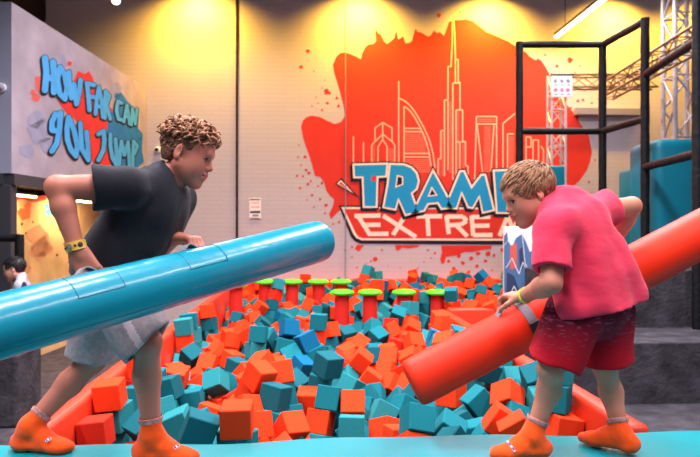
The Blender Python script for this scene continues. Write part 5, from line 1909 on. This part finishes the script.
v.build('body', [M['skin_a'], M['lip']], person, relax=1, paint=lambda c: hd.lip_paint(c))
hd.eyes(person, (1, .1, -.05))
hd.brows(person, M['hair_a3'])
bms, idx = curls(hd, 520, 4, None, person)
add_hair(hd, bms, idx, [M['hair_a1'], M['hair_a2'], M['hair_a3']], person, 2)
shirt('t_shirt', J, S, P(108, 276, 2.26), A3(J['pelvis']) - A3(J['waist']), {'R': .50, 'L': .62}, (.070, .074), [], M['navy_shirt'], person, 5)
thR = nv(A3(J['knR']) - A3(J['hipR']))


def stripe_paint(c):
    q = c - A3(J['hipR'])
    t = q @ thR
    q = q - t[:, None] * thR
    sd = nv(-aw - thR * (-aw @ thR))
    up_ = np.cross(thR, sd)
    return ((q @ sd > .03) & (np.abs(q @ up_ + .012) < .013) & (t > -.1)).astype(int)


shorts_mesh(J, S, A3(J['waist']) + .02 * up3, up3, {'R': 1.02, 'L': .95}, .100, .096, [M['grey_shorts'], M['stripe']], person, 8, stripe_paint, flare={'R': rt * .30})
so1, tp = sock(J, 'R', .98, G, hR, person)
patch(A3(J['anR']) + hR * .095 - up3 * .032 - aw * .030, -aw * .6 + up3 * .75, rt * .4 + up3 * .6, .011, .020, so1, 'sock_logo', [(0, .0055, .008, .005), (0, -.0055, .008, .005)])
so2, tp = sock(J, 'L', .98, G, hL, person)
patch(A3(J['anL']) + hL * .085 - up3 * .036 - aw * .030, -aw * .6 + up3 * .75, rt * .4 + up3 * .6, .011, .020, so2, 'sock_logo', [(0, .0055, .008, .005), (0, -.0055, .008, .005)])
wrist_band(J, 'R', .06, .031, .028, M['band_yellow'], person, studs=[(.25, .011, M['metal']), (-.35, .004, M['band_dark']), (.85, .004, M['band_dark']), (-.85, .008, M['band_dark'])])

# ================= boy in the pink shirt =================
J = dict(neck=P(557, 209, 2.28), skull=P(537, 204, 2.27), chest=P(574, 238, 2.25), waist=P(592, 272, 2.25), pelvis=P(594, 304, 2.25),
         shL=P(555, 227, 2.12), elL=P(551, 283, 2.05), wrL=P(524, 296, 2.26),
         shR=P(592, 212, 2.37), elR=P(632, 206, 2.46), wrR=P(612, 246, 2.56),
         hipL=P(576, 312, 2.19), hipR=P(606, 310, 2.31),
         knL=P(551, 368, 2.20), calfL=P(549, 390, 2.24), anL=P(533, 433, 2.24),
         knR=P(605, 366, 2.33), calfR=P(611, 392, 2.36), anR=P(621, 434, 2.31))
person = empty('person', P(575, 450, 2.28), 'boy with straight fair hair in a pink t-shirt and red shorts bracing the red tube', 'person')
person.location.z = BEAM_Z
bpy.context.view_layer.update()
S = .96
hd = Head(P(529, 195, 2.27), -rt * .91 - up3 * .37 - aw * .12, up3 * .91 - rt * .37, .88)
hL, hR = -rt * 1.0 - aw * .04, -rt * .72 + aw * .70
allp = [J[k] for k in J] + [A3(J['anR']) + hR * .2 - up3 * .1, A3(J['anL']) + hL * .2 - up3 * .1, hd.p(.1, 0, .15), hd.p(-.1, 0, .15)]
lo, hi = bounds(allp, .11)
v = Vol(lo, hi, .0042)
body_common(v, J, S, .86)
hd.build(v)
hand(v, J['wrL'], -rt * .55 + aw * .80 - up3 * .05, -up3 * .9 + aw * .2, .86, (35, 60, 45), 1, thumb_in=.4)
hand(v, J['wrR'], -up3 * .75 - rt * .5 + aw * .3, -rt * .5 + aw * .6, .86, (40, 60, 45), -1)
foot(v, J['anL'], hL, G, .93)
foot(v, J['anR'], hR, G, .93)
v.build('body', [M['skin_b'], M['lip']], person, relax=1, paint=lambda c: hd.lip_paint(c))
hd.eyes(person, (1, .15, 0))
hd.brows(person, M['hair_b3'])
bms, idx = strands(hd, 1500, 6)
add_hair(hd, bms, idx, [M['hair_b1'], M['hair_b2'], M['hair_b3']], person, 0, .058)
shirt('t_shirt', J, S, P(601, 307, 2.25), np.array([0, 0, -1.0]) + rt * .15, {'R': .36, 'L': .76}, (.064, .066),
      [(P(610, 250, 2.28), P(630, 292, 2.27), .06, .065), (P(574, 268, 2.19), P(580, 306, 2.165), .078, .092), (P(568, 217, 2.27), P(604, 213, 2.38), .060, .066)], M['pink_shirt'], person, 12, .008, collar=.050, c0=.040)
shorts_mesh(J, S, A3(J['waist']) + .03 * up3, up3, {'R': .93, 'L': .93}, .104, .100, M['red_shorts'], person, 18, origin=P(592, 300, 2.25))
so1, tp = sock(J, 'L', .93, G, hL, person)
patch(A3(J['anL']) + hL * .085 - up3 * .036 - aw * .028, -aw * .7 + up3 * .65, -rt * .3 + up3 * .8, .008, .045, so1, 'sock_logo', [(0, .008, .006, .012), (0, -.012, .006, .012)])
so2, tp = sock(J, 'R', .93, G, hR, person)
wrist_band(J, 'L', .06, .0275, .018, M['band_green'], person)

# ================= small child far behind =================
CZ = 5.4
SEAT = .60
J = dict(neck=P(21, 280, CZ), skull=P(18, 271, CZ), chest=P(22, 295, CZ), waist=P(24, 314, CZ), pelvis=P(25, 332, CZ),
         shL=P(20, 287, CZ - .13), elL=P(20, 306, CZ - .17), wrL=P(6, 316, CZ - .14), shR=P(25, 286, CZ + .13), elR=P(25, 306, CZ + .16), wrR=P(10, 315, CZ + .14),
         hipL=P(25, 334, CZ - .06), hipR=P(25, 334, CZ + .06))
for s_, dz in (('L', -.08), ('R', .08)):
    q = P(25, 334, CZ + dz)
    J['hip' + s_].z = SEAT + .075
    J['kn' + s_] = Vector((q.x - .30, q.y, SEAT + .06))
    J['calf' + s_] = Vector((q.x - .31, q.y, SEAT - .08))
    J['an' + s_] = Vector((q.x - .30, q.y, .29))
J['pelvis'].z = SEAT + .10
q = P(25, 334, CZ)
tag(MB().box(q.x - .16, q.x + .05, q.y - .28, q.y + .22, 0, SEAT - .015, .02).build('carpeted_block', M['steps']), 'charcoal carpeted block that the small child sits on', 'block')
tag(MB().box(q.x - .50, q.x - .18, q.y - .26, q.y + .22, 0, .215, .02).build('carpeted_step', M['carpet']), 'low charcoal carpeted step under the feet of the small child', 'step')
person = empty('person', (q.x, q.y, SEAT), 'small dark haired child in a grey and navy jacket sitting far left', 'person')
S = .66
hd = Head(P(14.5, 269.5, CZ), -rt * .95 - up3 * .25 - aw * .15, up3 * .97 - rt * .2, .82)
lo, hi = bounds([J[k] for k in J] + [hd.p(.1, 0, .15), hd.p(-.1, 0, .15), A3(J['anL']) - rt * .2 - up3 * .08], .11)
v = Vol(lo, hi, .007)
body_common(v, J, S)
hd.build(v)
for s_, th_ in (('L', 1), ('R', -1)):
    hand(v, J['wr' + s_], A3(J['wr' + s_]) - A3(J['el' + s_]), rt * .3 + up3 * -.2 + aw * (.6 if s_ == 'L' else -.6), .7, (20, 30, 20), th_)
    foot(v, J['an' + s_], -rt, .22, .72)
v.build('body', [M['skin_c'], M['lip']], person, relax=1, paint=lambda c: hd.lip_paint(c))
hd.eyes(person)
hd.brows(person, M['hair_black'])
bms, idx = strands(hd, 260, 16)
add_hair(hd, bms, [0] * len(idx), [M['hair_black']], person, 0, .05)
jk_l = A3(J['shL'])
shirt('jacket', J, S, Vector((q.x, q.y, SEAT + .07)), -up3, .85, (.066, .062), [], [M['child_jacket'], M['child_navy']], person, 21, .003)
jk = person.children[-1]
c = np.zeros(len(jk.data.polygons) * 3, np.float32)
jk.data.polygons.foreach_get('center', c)
c = c.reshape(-1, 3) + np.array(jk.location)
sel = ((c - A3(J['shL'])) @ rt > .03) & (c[:, 2] > J['elL'].z)
jk.data.polygons.foreach_set('material_index', sel.astype(np.int32))
shorts_mesh(J, S, A3(J['waist']) + .02 * up3, up3, {'L': .98, 'R': .98}, .085, .07, M['child_navy'], person, 4, ridge=.002)
# ------------------------------------------------------------------ light
KEY = .55
for x, y0, y1, e, lb in ((-2.6, -.6, 3.0, 285, 'unseen bar lamp hanging over the near left of the hall'), (.2, -.9, 2.7, 285, 'unseen bar lamp hanging over the near middle of the hall'),
                      (3.0, -.6, 3.0, 230, 'unseen bar lamp hanging over the near right of the hall'), (-1.0, 3.4, 5.8, 330, 'unseen bar lamp hanging over the left of the foam pit'),
                      (1.9, 3.4, 5.8, 330, 'unseen bar lamp hanging over the right of the foam pit')):  # all out of view, put in to light the boys and the pit
    bar_lamp((x, y0, 4.75), (x, y1, 4.75), lb, e * KEY, .4, 140)
for x, lb in ((-1.3, 'unseen bar lamp added to light the back wall at the left'), (2.6, 'unseen bar lamp added to light the back wall at the right')):  # two more out of view, added to brighten the back wall
    bar_lamp((x, 6.0, 5.0), (x, 8.4, 5.0), lb, 90, .3, 165)


def wall_washer(px, z, off, energy, label, spread=140, aim=(0, .3, -1)):
    p = on_plane(px, 0, Vector((0, WALL_Y, 0)), Vector((0, -1, 0)))
    c = Vector((p.x, WALL_Y - off, z))
    e = empty('wall_washer', c, label, 'lamp', 'warm lamps washing the back wall')
    MB().lathe(c + Vector((0, 0, .02)), (0, 0, 1), [(0, .07), (.01, .085), (.16, .085), (.18, .06)]).build('can', M['housing'], e, True)
    MB().lathe(c + Vector((0, 0, .012)), (0, 0, 1), [(0, .06), (.01, .064)]).build('lens', M['lamp_warm'], e, True)
    MB().tube([c + Vector((0, 0, .19)), Vector((c.x, c.y, 6.6))], .012, 8).build('stem', M['housing'], e, True)
    la = bpy.data.lights.new('washer_light', 'SPOT')
    la.energy = energy
    la.color = lin((255, 190, 60))
    la.spot_size = math.radians(spread)
    la.spot_blend = 1
    la.shadow_soft_size = .06
    o = bpy.data.objects.new('washer_light', la)
    o.location = c - Vector((0, 0, .02))
    o.rotation_euler = Vector(aim).to_track_quat('-Z', 'Y').to_euler()
    COL.objects.link(o)


wall_washer(200, 5.4, .50, 680, 'warm lamp washing the brick wall left of the dark joint')
wall_washer(360, 5.4, .50, 680, 'warm lamp washing the left edge of the red mural')
wall_washer(488, 5.4, .50, 720, 'warm lamp washing the top of the red mural')
wall_washer(610, 5.4, .50, 680, 'warm lamp washing the wall behind the black frame')
wall_washer(690, 5.4, .5, 240, 'warm lamp washing the wall behind the tall truss tower')

# a small spotlight head at the top of the picture
c = P(116, 0.5, 8.9)
sp_ = empty('spotlight', c, 'small white spotlight head above the graffiti loft', 'lamp')
MB().lathe(c, (.3, -.75, -.6), [(0, .05), (.01, .055)]).build('lens', M['lamp'], sp_, True)
MB().lathe(c + Vector((-.003, .0075, .006)), (-.3, .75, .6), [(0, .06), (.14, .06), (.16, .03)]).build('can', M['card'], sp_, True)
MB().tube([c + Vector((-.03, .08, .1)), (c.x - .03, c.y + .08, 6.6)], .012, 8).build('stem', M['housing'], sp_, True)

# warm light below the loft
for t_ in (.9, 2.4):
    c = b0 + d_ * t_ + LN * .28
    la = bpy.data.lights.new('loft_light', 'AREA')
    la.shape = 'RECTANGLE'
    la.size = .9
    la.size_y = .12
    la.energy = 15
    la.color = lin((255, 214, 150))
    o = bpy.data.objects.new('loft_light', la)
    o.location = (c.x, c.y, zb - .20)
    o.rotation_euler = (Vector((-LN.x * .5, -LN.y * .5, -1))).to_track_quat('-Z', 'Y').to_euler()
    COL.objects.link(o)

w = bpy.data.worlds.new('World')
SC.world = w
w.use_nodes = True
bg = w.node_tree.nodes['Background']
bg.inputs['Color'].default_value = (*lin((214, 196, 216)), 1)
bg.inputs['Strength'].default_value = .30

# ------------------------------------------------------------------ camera
cd = bpy.data.cameras.new('camera')
cd.sensor_width = 36
cd.lens = FPX / 700 * 36
cd.dof.use_dof = True
cd.dof.focus_distance = 2.3
cd.dof.aperture_fstop = 4.5
co = bpy.data.objects.new('camera', cd)
co.location = CAM
co.rotation_euler = (math.pi / 2, 0, -TH)
COL.objects.link(co)
SC.camera = co
SC.view_settings.view_transform = 'Standard'
SC.view_settings.look = 'None'
SC.view_settings.gamma = 1
SC.view_settings.exposure = 0
SC.view_settings.use_curve_mapping = False
SC.cycles.use_denoising = True
SC.cycles.max_bounces = 6
SC.cycles.sample_clamp_indirect = 4
